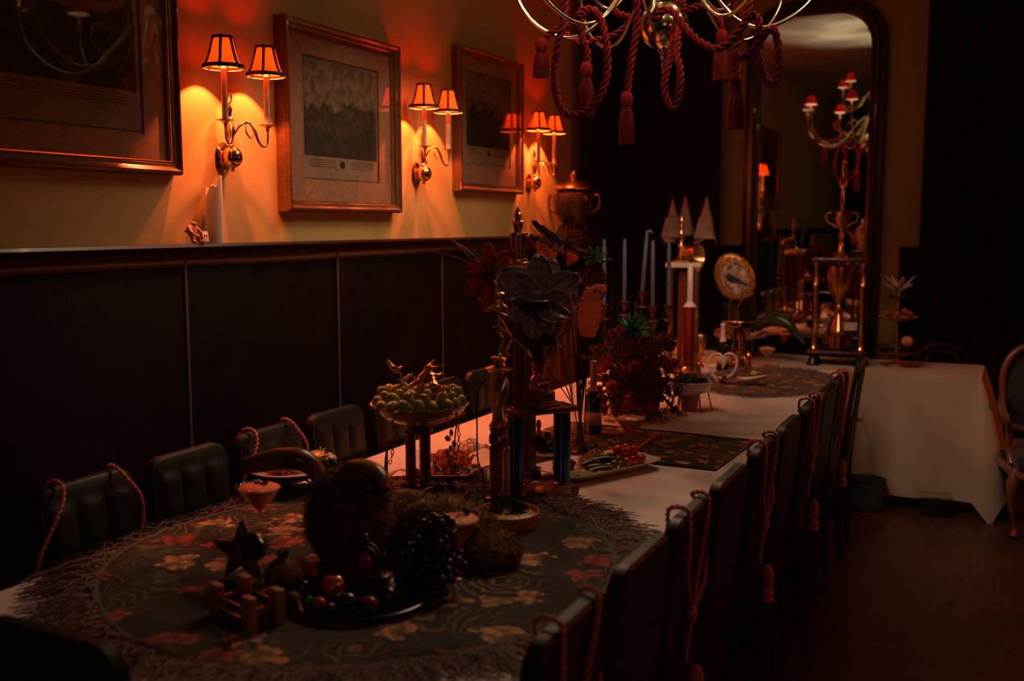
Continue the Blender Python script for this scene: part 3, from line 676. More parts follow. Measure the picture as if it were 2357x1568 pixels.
def back_slab(w, z0, z1, y0, y1, th, r=.06):
    g = G(); n = 7
    pts = [(-w/2, z0), (w/2, z0)]+[(w/2-r+r*math.cos(PI/2*i/n), z1-r+r*math.sin(PI/2*i/n)) for i in range(n+1)]+[(-w/2+r-r*math.sin(PI/2*i/n), z1-r+r*math.cos(PI/2*i/n)) for i in range(n+1)]
    f = lambda z: y0+(y1-y0)*((z-z0)/(z1-z0))
    k = len(pts); cx, cz = 0, (z0+z1)/2
    lay = [(-.010, 0), (0, .008), (0, th-.008), (-.010, th)]
    for ins, d in lay:
        for x, z in pts:
            q = 1+ins/max(.1, math.hypot(x, z-cz)); g.v.append((x*q, f(z)+d, cz+(z-cz)*q))
    for j in range(3):
        for i in range(k): g.f.append((j*k+i, j*k+(i+1) % k, (j+1)*k+(i+1) % k, (j+1)*k+i))
    g.f.append(tuple(range(3*k, 4*k))); g.f.append(tuple(range(k-1, -1, -1)))
    return g
def tuft(w, z0, z1, y0, y1):
    f = lambda z: y0+(y1-y0)*((z-z0)/(z1-z0))
    def fn(u, v):
        x = -w/2+.012+(w-.024)*u; z = z0+.01+(z1-z0-.025)*v; du = abs(((u*3) % 1)-.5)*2; dv = abs(((v*3) % 1)-.5)*2
        b = .016*(1-du**4)*(1-dv**4)+.002*nz(x*30, z*30)
        e = min(u, 1-u, v, 1-v); b *= min(1, e*14)
        return (x, f(z)-b-.001, z)
    return G().grid(fn, 45, 45)
def chair(tufted):
    t = thing('dining_chair', 'x', 'chair')
    obj('backrest', back_slab(.365, .36, 1.105, .165, .235, .042), 'leather', t)
    if tufted: obj('tufted_cushion', tuft(.345, .50, 1.085, .178, .233), 'leather', t, ang=80)
    obj('seat', G().box((0, -.02, .47), (.37, .40, .075), bev=.022), 'leather', t)
    obj('seat_frame', G().box((0, -.02, .42), (.34, .37, .03)), 'leg', t)
    for sx, sy in ((-1, -1), (1, -1), (-1, 1), (1, 1)):
        y = -.18 if sy < 0 else .165
        obj('leg', G().tube([(sx*.155, y, .43), (sx*.158, y+(.03 if sy > 0 else -.005), .0)], [.019, .014], 4), 'leg', t, smooth=False)
    return t
def rope_on(chair_loc, rz, label, kind, group, cat='cord'):
    """twisted cord looped over the backrest; kind 'hang' knots behind it and ends in a tassel"""
    t = thing('looped_rope', label, cat, chair_loc, rz, group)
    if kind == 'hang':
        top, kn = 1.112, .80
        f = lambda z, o: .165+.07*((z-.36)/.745)+.042+o
        A = [(-.165, .20, .88), (-.186, .245, .93), (-.13, f(.87, .010), .86), (-.05, f(.82, .014), .82), (0, f(kn, .018), kn)]
        B = [(-.185, .235, .93), (-.188, .235, .99), (-.17, .235, 1.06), (-.12, .225, 1.108), (-.10, f(1.11, -.005), 1.118), (-.085, f(1.07, .008), 1.07), (-.04, f(.93, .012), .93), (0, f(kn, .018), kn)]
        C = [(.07, .215, 1.06), (.085, .222, 1.116), (.09, f(1.11, -.004), 1.118), (.095, f(1.05, .010), 1.05), (.07, f(.93, .012), .93), (.02, f(.85, .014), .84), (0, f(kn, .018), kn)]
        for q in (A, B, C): obj('cord', G().tube(spline(q, .0045), .0072, 8, lobes=2, twist=190, depth=.5), 'cord', t)
        obj('knot', G().ball((0, f(kn, .018), kn), .019, (1, .8, 1.3), 12), 'cord', t)
        Dn = [(0, f(kn, .018), kn), (.004, f(.72, .016), .73), (0, f(.66, .014), .66)]
        obj('cord', G().tube(spline(Dn, .0045), .008, 8, lobes=2, twist=190, depth=.5), 'cord', t)
        tassel(t, (0, f(.66, .045), .66), 1.9, skirt=.16, sp=.62)
    else:
        for sx in (-1, 1):
            q = [(sx*.12, .29, 1.0), (sx*.12, .285, 1.09), (sx*.11, .262, 1.12), (sx*.105, .226, 1.115), (sx*.12, .20, 1.08), (sx*.16, .192, 1.02), (sx*.19, .215, .94), (sx*.195, .24, .86)]
            obj('cord', G().tube(spline(q, .004), .007, 8, lobes=2, twist=170, depth=.5), 'cord', t)
        obj('cord', G().tube(spline([(-.12, .29, 1.0), (-.06, .30, .93), (.06, .30, .93), (.12, .29, 1.0)], .004), .007, 8, lobes=2, twist=170, depth=.5), 'cord', t)
    return t
ordn = ['first', 'second', 'third', 'fourth', 'fifth', 'sixth', 'seventh', 'eighth', 'ninth']
ry = [(1.80, 'bottom edge of the photo, cord looped over its back'), (2.24, 'plain back, between two corded chairs at the near end'), (2.65, 'tassel cord down its back, beside the oval tapestry'), (3.08, 'plain back, beside the vegetable tray'), (3.58, 'tassel cord down its back, beside the black runner'), (4.02, 'plain back, just past the black runner'), (4.53, 'tassel cord down its back, past the bowl on wire legs'), (4.97, 'plain back, level with the near side of the swan tapestry'), (5.38, 'last of the leather row, cord down its back')]
base = None
for i, (y, d) in enumerate(ry):
    lab = 'dark leather chair, right side, %s' % d
    if base is None: base = chair(False); c = base
    else: c = dup(base)
    c.location = (-1.005, y, FZ); c.rotation_euler = (0, 0, -PI/2); c['label'] = lab; c['group'] = 'leather chairs along the right side'
rp = None
for i, what in ((0, 'nearest chair, at the bottom edge'), (2, 'third chair of the right row'), (4, 'fifth chair of the right row'), (6, 'seventh chair of the right row'), (8, 'ninth chair of the right row')):
    lab = 'copper-red twisted cord with a long tassel on the %s' % what
    if rp is None: rp = rope_on((0, 0, 0), 0, lab, 'hang', 'tassel cords on the right chairs'); c = rp
    else: c = dup(rp, label=lab)
    c.location = (-1.005, ry[i][0], FZ); c.rotation_euler = (0, 0, -PI/2)
ly = [(2.15, 'cord looped over its back, nearest on the wall side'), (2.58, 'plain back, second from the near end on the wall side'), (3.00, 'cord looped over its back, behind the horned headdress'), (3.43, 'plain back, behind the grape dish'), (3.88, 'low and dark between the grape dish and the batter trophy'), (4.32, 'hidden mostly behind the batter trophy'), (4.76, 'behind the tall flower trophy, wall side'), (5.2, 'behind the candelabra, wall side')]
base2 = None
for i, (y, d) in enumerate(ly):
    lab = 'tufted dark leather chair, %s' % d
    if base2 is None: base2 = chair(True); c = base2
    else: c = dup(base2)
    c.location = (-2.235, y, FZ); c.rotation_euler = (0, 0, PI/2); c['label'] = lab; c['group'] = 'tufted chairs along the wall side'
c = rope_on((-2.235, ly[0][0], FZ), PI/2, 'red-gold twisted cord over the nearest tufted chair on the wall side', 'loop', 'cords on the tufted chairs')
dup(c, (-2.235, ly[2][0], FZ), label='red-gold twisted cord over the third tufted chair from the near end')
c = dup(base, (-1.56, 1.507, FZ), 0, 'black out-of-focus chair back in the bottom left corner at the head of the table', 'chair at the head of the table')
c.rotation_euler = (0, 0, PI); c.scale = (1, 1, 1.022)

# bent-wood framed chair at the far end of the right row
t = thing('bentwood_chair', 'dark glossy wooden chair with open tapering back at the far end of the right row', 'chair', (-.98, 5.93, FZ), -PI/2)
for sx in (-1, 1): obj('back_post', G().tube(spline([(sx*.16, .20, 0), (sx*.165, .19, .45), (sx*.17, .22, .80), (sx*.14, .26, 1.09)], .03), [.017, .018, .016, .013], 8), 'leg', t)
obj('top_rail', G().tube(spline([(-.15, .255, 1.06), (-.08, .27, 1.12), (0, .275, 1.135), (.08, .27, 1.12), (.15, .255, 1.06)], .02), [.016, .022, .016], 8), 'leg', t)
for x in (-.07, 0, .07): obj('back_slat', G().box((x, .235, .79), (.022, .010, .62), E_(-.12)), 'leg', t)
obj('seat', G().box((0, -.02, .47), (.38, .40, .035), bev=.012), 'leg', t)
for sx in (-1, 1): obj('leg', G().tube([(sx*.16, -.18, .46), (sx*.165, -.19, 0)], [.018, .013], 8), 'leg', t)

# carved armchair at the right edge, hoop chair behind the far table
t = thing('armchair', 'reddish carved wooden armchair with dark upholstery at the right edge beside the far table', 'chair', (.36, 6.95, FZ), .12)
fr = spline([(-.30, .24, .60), (-.335, .255, .80), (-.32, .27, .98), (-.22, .29, 1.09), (0, .30, 1.13), (.22, .29, 1.09), (.32, .27, .98), (.335, .255, .80), (.30, .24, .60), (.0, .235, .57)], .02, True)
obj('back_frame', G().tube(fr, .021, 10, closed=True), 'rednwood', t)
pts = [(p.x*.95, p.z-.0) for p in fr]; cz = sum(p[1] for p in pts)/len(pts)
g = G().grid(lambda u, v: ((lambda a, q: (q*.31*math.cos(a)*(1-.15*math.sin(a)), .262+.02*math.sin(a)-.045*(1-q**3), .85+q*.26*math.sin(a)))(2*PI*u, max(v, .001))), 40, 10)
obj('back_upholstery', g, 'upol', t)
obj('back_panel', G().add([(p.x*.97, p.y+.012, p.z) for p in fr], [tuple(range(len(fr)))]), 'upol', t)
obj('seat', G().box((0, -.05, .46), (.62, .58, .12), bev=.045), 'upol', t)
obj('seat_rail', G().tube(spline([(-.31, -.30, .40), (-.15, -.345, .375), (0, -.35, .40), (.15, -.345, .375), (.31, -.30, .40), (.30, .22, .41), (-.30, .22, .41)], .03, True), .026, 8, closed=True), 'rednwood', t)
for sx in (-1, 1):
    obj('arm', G().tube(spline([(sx*.33, .25, .78), (sx*.36, .05, .76), (sx*.37, -.16, .74), (sx*.355, -.20, .70), (sx*.33, -.12, .62), (sx*.32, -.10, .50), (sx*.31, -.14, .42)], .02), [.018, .022, .026, .022, .018, .02, .024], 10), 'rednwood', t)
    obj('leg', G().tube(spline([(sx*.30, -.29, .42), (sx*.325, -.32, .32), (sx*.315, -.315, .17), (sx*.29, -.29, .06), (sx*.305, -.32, .015)], .02), [.034, .036, .024, .016, .024], 10), 'rednwood', t)
    obj('leg', G().tube(spline([(sx*.29, .22, .60), (sx*.29, .22, .35), (sx*.29, .26, .0)], .03), [.02, .024, .018], 10), 'rednwood', t)
t = thing('hoop_chair', 'dark hoop-backed chair just showing behind the far table', 'chair', (-.42, 8.12, FZ), PI)
hp = P(2160, 795, Y=8.15).z-FZ
for rr, nm in ((1, 'back_hoop'), (.62, 'inner_hoop')):
    obj(nm, G().tube(spline([(-.19*rr, -.02, .46), (-.20*rr, -.06, hp-.28+.1*(1-rr)), (-.15*rr, -.09, hp-.06*rr-.1*(1-rr)), (0, -.10, hp-.13*(1-rr)), (.15*rr, -.09, hp-.06*rr-.1*(1-rr)), (.20*rr, -.06, hp-.28+.1*(1-rr)), (.19*rr, -.02, .46)], .02), .012, 8), 'bronze', t)
obj('seat', G().lathe([(0, .44), (.20, .44), (.215, .455), (.20, .475), (0, .48)], 28, (0, .17, 0)), 'bronze', t)
for a in range(4): an = PI/4+PI/2*a; obj('leg', G().tube([(.15*math.cos(an), .17+.15*math.sin(an), .45), (.19*math.cos(an), .17+.19*math.sin(an), 0)], [.016, .012], 8), 'bronze', t)
# ------------------------------------------------ chandelier
CHX, CHY = -1.485, 4.65
t = thing('chandelier', 'many-armed pale brass chandelier hung with maroon ropes above the long table', 'chandelier', (CHX, CHY, 0))
st = G()
st.lathe([(.0, 2.425), (.006, 2.43), (.008, 2.445), (.004, 2.452), (.007, 2.47), (.011, 2.48), (.006, 2.49), (.009, 2.505), (.016, 2.515), (.010, 2.523), (.022, 2.538), (.030, 2.545), (.018, 2.552)], 20)
obj('finial', st, 'pbrass', t)
obj('globe', G().ball((0, 0, 2.655), .112, n=40), 'pbrass', t)
st = G().lathe([(.03, 2.76), (.045, 2.775), (.022, 2.80), (.018, 2.85), (.035, 2.88), (.05, 2.93), (.05, 2.96), (.03, 3.0), (.018, 3.04), (.018, 3.10), (.04, 3.14), (.045, 3.20), (.03, 3.24), (.016, 3.28), (.014, 3.40), (.03, 3.44), (.02, 3.5), (.008, 3.52), (.008, 3.55)], 24)
obj('stem', st, 'pbrass', t)
ch = G()
for k in range(11): 
    pts = [(0, .012*math.cos(a), 3.565+.028*k+.018*math.sin(a)) if k % 2 else (.012*math.cos(a), 0, 3.565+.028*k+.018*math.sin(a)) for a in [2*PI*i/12 for i in range(12)]]
    ch.tube(pts, .003, 6, closed=True)
obj('chain', ch, 'pbrass', t)
obj('ceiling_rose', G().lathe([(.0, 3.86), (.03, 3.865), (.07, 3.885), (.08, 3.898), (0, 3.899)], 24), 'pbrass', t)
def shade_and_lamp(t, x, y, z, s=1.0, lamp=True):
    obj('candle_tube', G().lathe([(.011, z), (.011, z+.085), (.007, z+.09), (0, z+.09)], 12, (x, y, 0)), 'ctube', t)
    sh = G().open_lathe([(.066*s, z+.075), (.056*s, z+.095), (.045*s, z+.125), (.034*s, z+.165)], 24, (x, y, 0))
    so = obj('lamp_shade', sh, 'shadered', t, thick=.001)
    obj('inner_lining', G().open_lathe([(.068*s, z+.073), (.064*s, z+.0755), (.0535*s, z+.096), (.0425*s, z+.126), (.032*s, z+.164)], 24, (x, y, 0)), 'shadelin', so, thick=.001)
    if lamp:
        light('chandelier_bulb', 'POINT', (x, y, z+.115), 13.0, PALE, t, .010)
        obj('bulb', G().ball((x, y, z+.115), .012, (1, 1, 1.8), 8), 'clear', t)
for k in range(8):
    a = 2*PI*k/8+.16; c, s = math.cos(a), math.sin(a)
    arc = spline([(.03*c, .03*s, 2.93), (.10*c, .10*s, 2.92), (.21*c, .21*s, 2.80), (.33*c, .33*s, 2.665), (.46*c, .46*s, 2.625), (.60*c, .60*s, 2.685), (.695*c, .695*s, 2.80), (.725*c, .725*s, 2.93), (.725*c, .725*s, 2.985)], .02)
    obj('arm', G().tube(arc, .0085, 10), 'pbrass', t)
    obj('drip_pan', G().lathe([(.010, 2.95), (.014, 2.975), (.05, 2.985), (.052, 2.99), (.012, 2.99), (.010, 3.0), (0, 3.0)], 20, (.725*c, .725*s, 0)), 'pbrass', t)
    shade_and_lamp(t, .725*c, .725*s, 2.99, 1.0)
for k in range(4):
    a = 2*PI*k/4+.5; c, s = math.cos(a), math.sin(a)
    arc = spline([(.03*c, .03*s, 3.20), (.11*c, .11*s, 3.16), (.20*c, .20*s, 3.05), (.30*c, .30*s, 3.03), (.38*c, .38*s, 3.12), (.39*c, .39*s, 3.22)], .02)
    obj('arm', G().tube(arc, .007, 10), 'pbrass', t)
    lp = spline([(.10*c, .10*s, 2.90), (.24*c, .24*s, 2.73), (.34*c, .34*s, 2.80), (.30*c, .30*s, 2.90), (.23*c, .23*s, 2.86)], .02)
    obj('scroll', G().tube(lp, .006, 8), 'pbrass', t)
    obj('drip_pan', G().lathe([(.008, 3.20), (.012, 3.22), (.04, 3.228), (.012, 3.235), (0, 3.235)], 18, (.39*c, .39*s, 0)), 'pbrass', t)
    shade_and_lamp(t, .39*c, .39*s, 3.23, .9)

def fat_rope(name, label, px, Ys, r=.0175, tas=None):
    """px: path seen in the photo, laid out in depth by Ys"""
    pts = []
    for i, (u, v) in enumerate(px): pts.append(P(u, v, Y=interp(Ys, i/(len(px)-1)) if len(Ys) > 1 else Ys[0]))
    o = pts[0].copy(); t = thing(name, label, 'rope', o, 0, 'maroon ropes draped over the chandelier')
    obj('twisted_rope', G().tube(spline([p-o for p in pts], .0075), r*1.06, 24, lobes=3, twist=62, depth=.80), 'rope', t)
    if tas:
        e = pts[-1]-o; h = obj('tassel_head', G().lathe([(0, .012), (.016, .010), (.0255, -.004), (.0285, -.022), (.026, -.045), (.020, -.056), (.017, -.062), (.022, -.068)], 24, e), 'rope', t)
        g = G(); n = 48; vs = []; fs = []; L_ = tas
        for j in range(6):
            q = j/5
            for i in range(n):
                a = 2*PI*i/n; rr = (.021+.012*min(1, q*3)+.003*q)*(1+.06*(i % 2)+.05*nz(i*.8, q, e.x*9)); vs.append((e.x+rr*math.cos(a), e.y+rr*math.sin(a), e.z-.060-L_*q))
        for j in range(5):
            for i in range(n): fs.append((j*n+i, j*n+(i+1) % n, (j+1)*n+(i+1) % n, (j+1)*n+i))
        fs.append(tuple(5*n+i for i in range(n)))
        obj('tassel_skirt', g.add(vs, fs), 'tass', h, ang=50)
    return t
fat_rope('draped_rope', 'maroon rope making the big loop at the left of the chandelier', [(1352, 34), (1345, 30), (1330, 38), (1345, 22), (1372, 26), (1388, 60), (1398, 120), (1396, 175), (1378, 225), (1345, 258), (1305, 262), (1284, 230), (1276, 170), (1285, 105), (1297, 50), (1304, -20)], [4.35])
fat_rope('tassel_rope', 'maroon rope with a tassel inside the big left loop', [(1352, 30), (1338, 50), (1340, 85), (1352, 120), (1350, 148)], [4.42], tas=.17)
fat_rope('tassel_rope', 'maroon rope with a short dark tassel hooked at the far left arm', [(1310, 58), (1295, 62), (1278, 70), (1258, 82), (1246, 92)], [4.5, 4.45], tas=.11, r=.015)
fat_rope('tassel_rope', 'long maroon rope hanging straight to a tassel left of the globe', [(1460, -20), (1468, 30), (1462, 90), (1452, 150), (1443, 216)], [4.55], tas=.17)
fat_rope('draped_rope', 'maroon rope loop hanging just right of the globe finial', [(1560, -20), (1556, 40), (1550, 90), (1541, 140), (1531, 180), (1531, 215), (1543, 244), (1556, 240), (1566, 200), (1566, 160), (1558, 120), (1562, 70), (1570, 20), (1572, -20)], [4.78, 4.5, 4.42, 4.42, 4.5, 4.8], r=.0165)
fat_rope('draped_rope', 'maroon rope swagged from the globe across to the right arm', [(1500, 20), (1512, 22), (1500, 34), (1510, 42), (1530, 22), (1552, 30), (1575, 62), (1610, 96), (1648, 112), (1680, 96), (1705, 66), (1725, 40), (1740, 32)], [4.38])
fat_rope('tassel_rope', 'maroon rope curling over an arm to the dark tassel right of the globe', [(1562, 34), (1585, 22), (1620, 14), (1645, 30), (1658, 52), (1662, 72)], [4.62, 4.7], tas=.16, r=.0165)
fat_rope('draped_rope', 'long maroon rope loop at the far right of the chandelier', [(1742, 34), (1748, 60), (1741, 95), (1750, 140), (1762, 178), (1776, 194), (1790, 175), (1794, 130), (1788, 88), (1780, 66), (1765, 74), (1750, 92), (1738, 112), (1712, 132), (1692, 122), (1700, 98), (1712, 60), (1725, 10), (1735, -30)], [4.45])
fat_rope('tassel_rope', 'short maroon rope dropping to a tassel below the right arms', [(1705, 92), (1694, 110), (1690, 130), (1698, 155), (1694, 178)], [4.5], tas=.16, r=.0155)
fat_rope('draped_rope', 'maroon rope crossing behind the arms left of the globe', [(1302, 78), (1320, 90), (1345, 98), (1375, 90), (1410, 82), (1440, 60), (1448, 40), (1420, 28), (1410, 0), (1430, -20)], [4.9], r=.0155)
fat_rope('draped_rope', 'maroon rope hanging from above between the right arms', [(1700, -30), (1690, 10), (1712, 35), (1720, 10), (1712, -30)], [4.8], r=.0165)
# ------------------------------------------------ small builders for the table
rnd = random.Random(11)
def at(u, v, z=TT): p = P(u, v, Z=z); return Vector((p.x, p.y, z))
def figure(pose, s, m, name, label, loc, rz=0, parent=None):
    """small cast figure: pelvis, spine, head, arms, legs in one skin"""
    J = pose; r = [.10, .095, .11, .045, .075, .05, .035, .03, .05, .035, .03, .07, .05, .035, .045, .07, .05, .035, .045]
    r = [x*1.3 for x in r]; E1 = [(0, 1), (1, 2), (2, 3), (3, 4), (2, 5), (5, 6), (6, 7), (2, 8), (8, 9), (9, 10), (0, 11), (11, 12), (12, 13), (13, 14), (0, 15), (15, 16), (16, 17), (17, 18)]
    return skin([tuple(Vector(j)*s) for j in J], E1, [x*s*.75 for x in r[:len(J)]], 2)
def parsley(g, c, r, n, seed, s=.012, h=.6):
    q = random.Random(seed)
    for _ in range(n):
        a = q.uniform(0, 2*PI); b = q.uniform(0, 1)**.5*r; p = Vector(c)+Vector((b*math.cos(a), b*math.sin(a), h*(r-b)*q.uniform(.3, 1)))
        m = Matrix.Translation(p) @ Euler((q.uniform(-1.2, 1.2), q.uniform(-1.2, 1.2), a)).to_matrix().to_4x4()
        k = s*q.uniform(.6, 1.3)
        g.add([(0, 0, 0), (k*.5, k*.35, k*.15), (k*.3, k*.9, 0), (k, k*.9, k*.2), (k*.9, k*.2, 0), (k*1.4, 0, k*.3), (k*.9, -k*.3, 0), (k, -k*.9, .0), (k*.3, -k*.7, k*.2)], [(0, 1, 2), (0, 2, 3), (0, 3, 4), (0, 4, 5), (0, 5, 6), (0, 6, 7), (0, 7, 8)], m)
    return g
def petal(L_, Wd, ruf=0, curl=.3, n=10, tip=1):
    def fn(u, v):
        w = Wd*(math.sin(PI*min(1, v*.93+.05))**.75)*(1+.0*v); x = (u-.5)*2*w/2
        z = curl*L_*v*v-.14*Wd*(1-abs(u-.5)*2)*(1-v)+.012*Wd*math.cos(u*44)+ruf*math.sin(v*26+u*3)*abs(u-.5)*2+.06*Wd*math.cos(u*18)
        y = L_*v*(1-(0 if tip else .0))+ruf*math.sin(u*14)*.6*v
        return (x, y, z)
    return G().grid(fn, 8, n)
def flower(t, c, rot, n, L_, Wd, m, ruf, curl, beads=None, rz0=0, seed=1):
    q = random.Random(seed); base = Matrix.Translation(c) @ rot.to_matrix().to_4x4()
    for k in range(n):
        g0 = petal(L_*q.uniform(.85, 1.1), Wd*q.uniform(.9, 1.1), ruf, curl*q.uniform(.5, 1.4))
        mm = base @ Matrix.Rotation(rz0+2*PI*k/n+q.uniform(-.12, .12), 4, 'Z') @ Matrix.Rotation(q.uniform(-.12, .2), 4, 'X')
        po = obj('petal', G().add(g0.v, g0.f, mm), m, t, thick=.0012, ang=60)
        if beads:
            b = G()
            for j in range(18):
                v = .2+.8*j/17
                for u in (.0, 1.0):
                    i = int(round(v*10))*9+(0 if u == 0 else 8)
                    if i < len(g0.v) and q.random() < .55: b.ball(mm @ Vector(g0.v[i])+Vector((0, 0, .001)), .0027, n=6)
            if b.v: obj('edge_beads', b, beads, po, kind='stuff')
def martini(name, label, loc, d, h, fill, garnish='parsley', foam=.0, fr=.93):
    t = thing(name, label, 'glass', loc, 0); r = d/2; b = h*.42
    obj('glass_foot', G().lathe([(0, 0), (r*.62, 0), (r*.64, .0015), (r*.2, .004), (.005, .008), (.0032, .02), (.003, b*.8), (.0045, b-.006), (.006, b)], 28), 'clear', t)
    obj('glass_bowl', G().open_lathe([(.001, b), (r*.5, b+(h-b)*.5), (r, h), (r+.0006, h+.0008), (r-.0012, h), (r*.5-.001, b+(h-b)*.5+.002)], 36), 'clear', t)
    q = .94; z1 = b+(h-b)*fr
    g = G().lathe([(0, b+.004), (r*fr*q, z1-.001), (r*fr*q*.9, z1+.006+foam), (r*fr*q*.5, z1+.014+foam*1.6), (0, z1+.018+foam*2)], 28, ridge=.015, nr=7)
    obj('drink_filling', g, fill, t)
    if garnish: obj('garnish', parsley(G(), (.006, .004, z1+.014+foam), .018, 16, int(d*1e4)+len(label), .010, .9), 'parsley', t, smooth=False, kind='stuff')
    return t
# ------------------------------------------------ batter trophy
px = at(1150, 1165); t = thing('figure_trophy', 'slim gilt trophy topped by a batter figure, left of the blue-columned one', 'trophy', px, .35)
obj('base_block', G().box((0, 0, .018), (.10, .08, .036), bev=.004), 'marble', t)
obj('fluted_column', G().lathe([(.030, .036), (.034, .045), (.029, .055), (.029, .195), (.034, .205), (.030, .215)], 32, ridge=.05, nr=12), 'redpil', t)
for a in range(4): obj('gilt_rod', G().tube([(.033*math.cos(a*PI/2+.4), .033*math.sin(a*PI/2+.4), .05), (.033*math.cos(a*PI/2+.4), .033*math.sin(a*PI/2+.4), .205)], .0035, 8), 'gold', t)
obj('cut_glass_knop', G().lathe([(.026, .215), (.036, .225), (.036, .25), (.030, .262), (.034, .268), (.034, .278), (.020, .284)], 20, ridge=.03, nr=10), 'redpil', t)
dr = G().lathe([(.034, .284), (.030, .292), (.024, .305), (.022, .34), (.026, .375), (.030, .41), (.029, .445), (.026, .47), (.030, .478)], 30, ridge=.16, nr=7)
dr.v = [(x*math.cos(z*9)-y*math.sin(z*9), x*math.sin(z*9)+y*math.cos(z*9), z) for x, y, z in dr.v]
obj('draped_riser', dr, 'gold', t)
obj('riser_collar', G().lathe([(.030, .474), (.048, .482), (.050, .488), (.040, .492), (.022, .497), (.018, .51), (.026, .515), (.024, .522), (.016, .526)], 28), 'gold', t)
fig = figure([(0, 0, .95), (.01, 0, 1.15), (.0, .0, 1.38), (.01, 0, 1.52), (.02, 0, 1.64), (-.17, -.02, 1.38), (-.32, -.08, 1.28), (-.13, -.14, 1.33), (.16, -.05, 1.34), (.18, -.16, 1.15), (0, -.20, 1.22), (.12, .0, .88), (.30, -.05, .66), (.16, .05, .30), (.26, -.02, .18), (-.08, .02, .88), (.10, -.05, .62), (-.04, .03, .26), (.06, -.06, .16)], .145, 'gold', '', '', None)
fo = obj('batter_figure', fig, 'gold', t, loc=(0, 0, .502), rot=(0, 0, .25))
obj('bat', G().tube([(-.022, -.02, .185), (-.016, -.022, .22), (-.008, -.016, .31)], [.0035, .0035, .0075], 10), 'gold', fo)
obj('cap_peak', G().ball((.005, -.006, .243), .0125, (1.15, 1.5, .5), 12), 'gold', fo)
obj('figure_plinth', G().lathe([(.028, .018), (.030, .022), (.024, .027), (.0, .028)], 24), 'gold', fo)
# thin dark ribbons hanging down its side
t = thing('ribbon_cord', 'thin brown leather cord trailing down beside the batter trophy', 'cord', px+Vector((-.055, -.02, 0)))
obj('cord', G().tube(spline([(.02, -.02, .45), (-.005, -.03, .40), (-.012, -.02, .28), (-.004, -.03, .17), (.02, -.035, .11), (.026, -.04, .004)], .01), .0028, 6), 'twig', t)

# ------------------------------------------------ trophy on blue columns
ang = math.atan2(.193, .129); px = at(1252, 1148)+Vector((-.035, .03, 0))
t = thing('column_trophy', 'wooden trophy with two metallic blue columns carrying a dark gilt cup', 'trophy', px, ang)
obj('base_board', G().box((0, 0, .0165), (.275, .125, .033), bev=.005), 'cherry', t)
obj('top_board', G().box((0, 0, .318), (.27, .115, .022), bev=.006), 'cherry', t)
for sx in (-1, 1):
    for sy in (0,):
        cc = obj('blue_column', G().lathe([(.029, .040), (.029, .300)], 32, (sx*.100, sy*.032, 0)), 'blue', t)
        g = G()
        for a in range(4): g.tube([(sx*.100+.0295*math.cos(a*PI/2+.9), sy*.032+.0295*math.sin(a*PI/2+.9), .042), (sx*.100+.0295*math.cos(a*PI/2+.9), sy*.032+.0295*math.sin(a*PI/2+.9), .298)], .0016, 6)
        obj('gilt_stripe', g, 'gold', cc, kind='stuff')
        for pf in ([(.034, .033), (.034, .038), (.030, .042)], [(.030, .297), (.034, .301), (.034, .307)]): obj('column_collar', G().lathe(pf, 24, (sx*.100, sy*.032, 0)), 'olive', cc)
        obj('cap_nut', G().ball((sx*.106, sy*.032, .332), .007, n=12), 'brass', t)
pq = obj('name_plaque', G().box((.045, -.0635, .0165), (.105, .002, .024)), 'plaque', t, smooth=False)
g = G(); z = .0245
for row, (a, b_) in enumerate(((-.04, .04), (-.02, .012), (-.016, .01), (-.008, .004))):
    x = .045+a
    while x < .045+b_: l = rnd.uniform(.002, .005); g.box((x+l/2, -.0647, z-row*.0048), (l, .0004, .0018)); x += l+.0014
obj('engraved_lettering', g, 'ink', pq, smooth=False, kind='stuff')
B = .329
for k, (w, h0, h1) in enumerate(((.118, 0, .012), (.104, .012, .022), (.092, .022, .055), (.066, .055, .062))):
    obj('cup_plinth', G().box((0, 0, B+(h0+h1)/2), (w, w*.85, h1-h0), E_(0, 0, .3), bev=.003, taper=1.0), 'olive', t)
obj('cup_foot', G().lathe([(.036, B+.06), (.040, B+.075), (.038, B+.095), (.026, B+.112), (.020, B+.118), (.026, B+.124), (.020, B+.130), (.030, B+.136), (.022, B+.142), (.034, B+.150), (.025, B+.156), (.036, B+.165), (.022, B+.172)], 28), 'copper', t)
obj('cup_bowl', G().lathe([(.022, B+.17), (.040, B+.19), (.062, B+.23), (.076, B+.29), (.080, B+.35), (.078, B+.375), (.083, B+.385), (.079, B+.388), (.072, B+.375), (.06, B+.25), (0, B+.22)], 36), mat('shaded_bronze_cup', (.10, .05, .025), .3, .7, ns=20), t)
for sx in (-1, 1): obj('cup_handle', G().tube(spline([(sx*.076, 0, B+.37), (sx*.115, 0, B+.385), (sx*.135, 0, B+.33), (sx*.115, 0, B+.27), (sx*.08, 0, B+.24), (sx*.05, 0, B+.21)], .01), [.006, .008, .006], 8), 'olive', t)
obj('figure_emblem', G().tube(spline([(-.03, -.081, B+.32), (-.01, -.085, B+.36), (.025, -.080, B+.345), (.03, -.076, B+.30), (0, -.072, B+.26), (-.02, -.066, B+.235), (.03, -.066, B+.235)], .006), .006, 8), 'black', t)
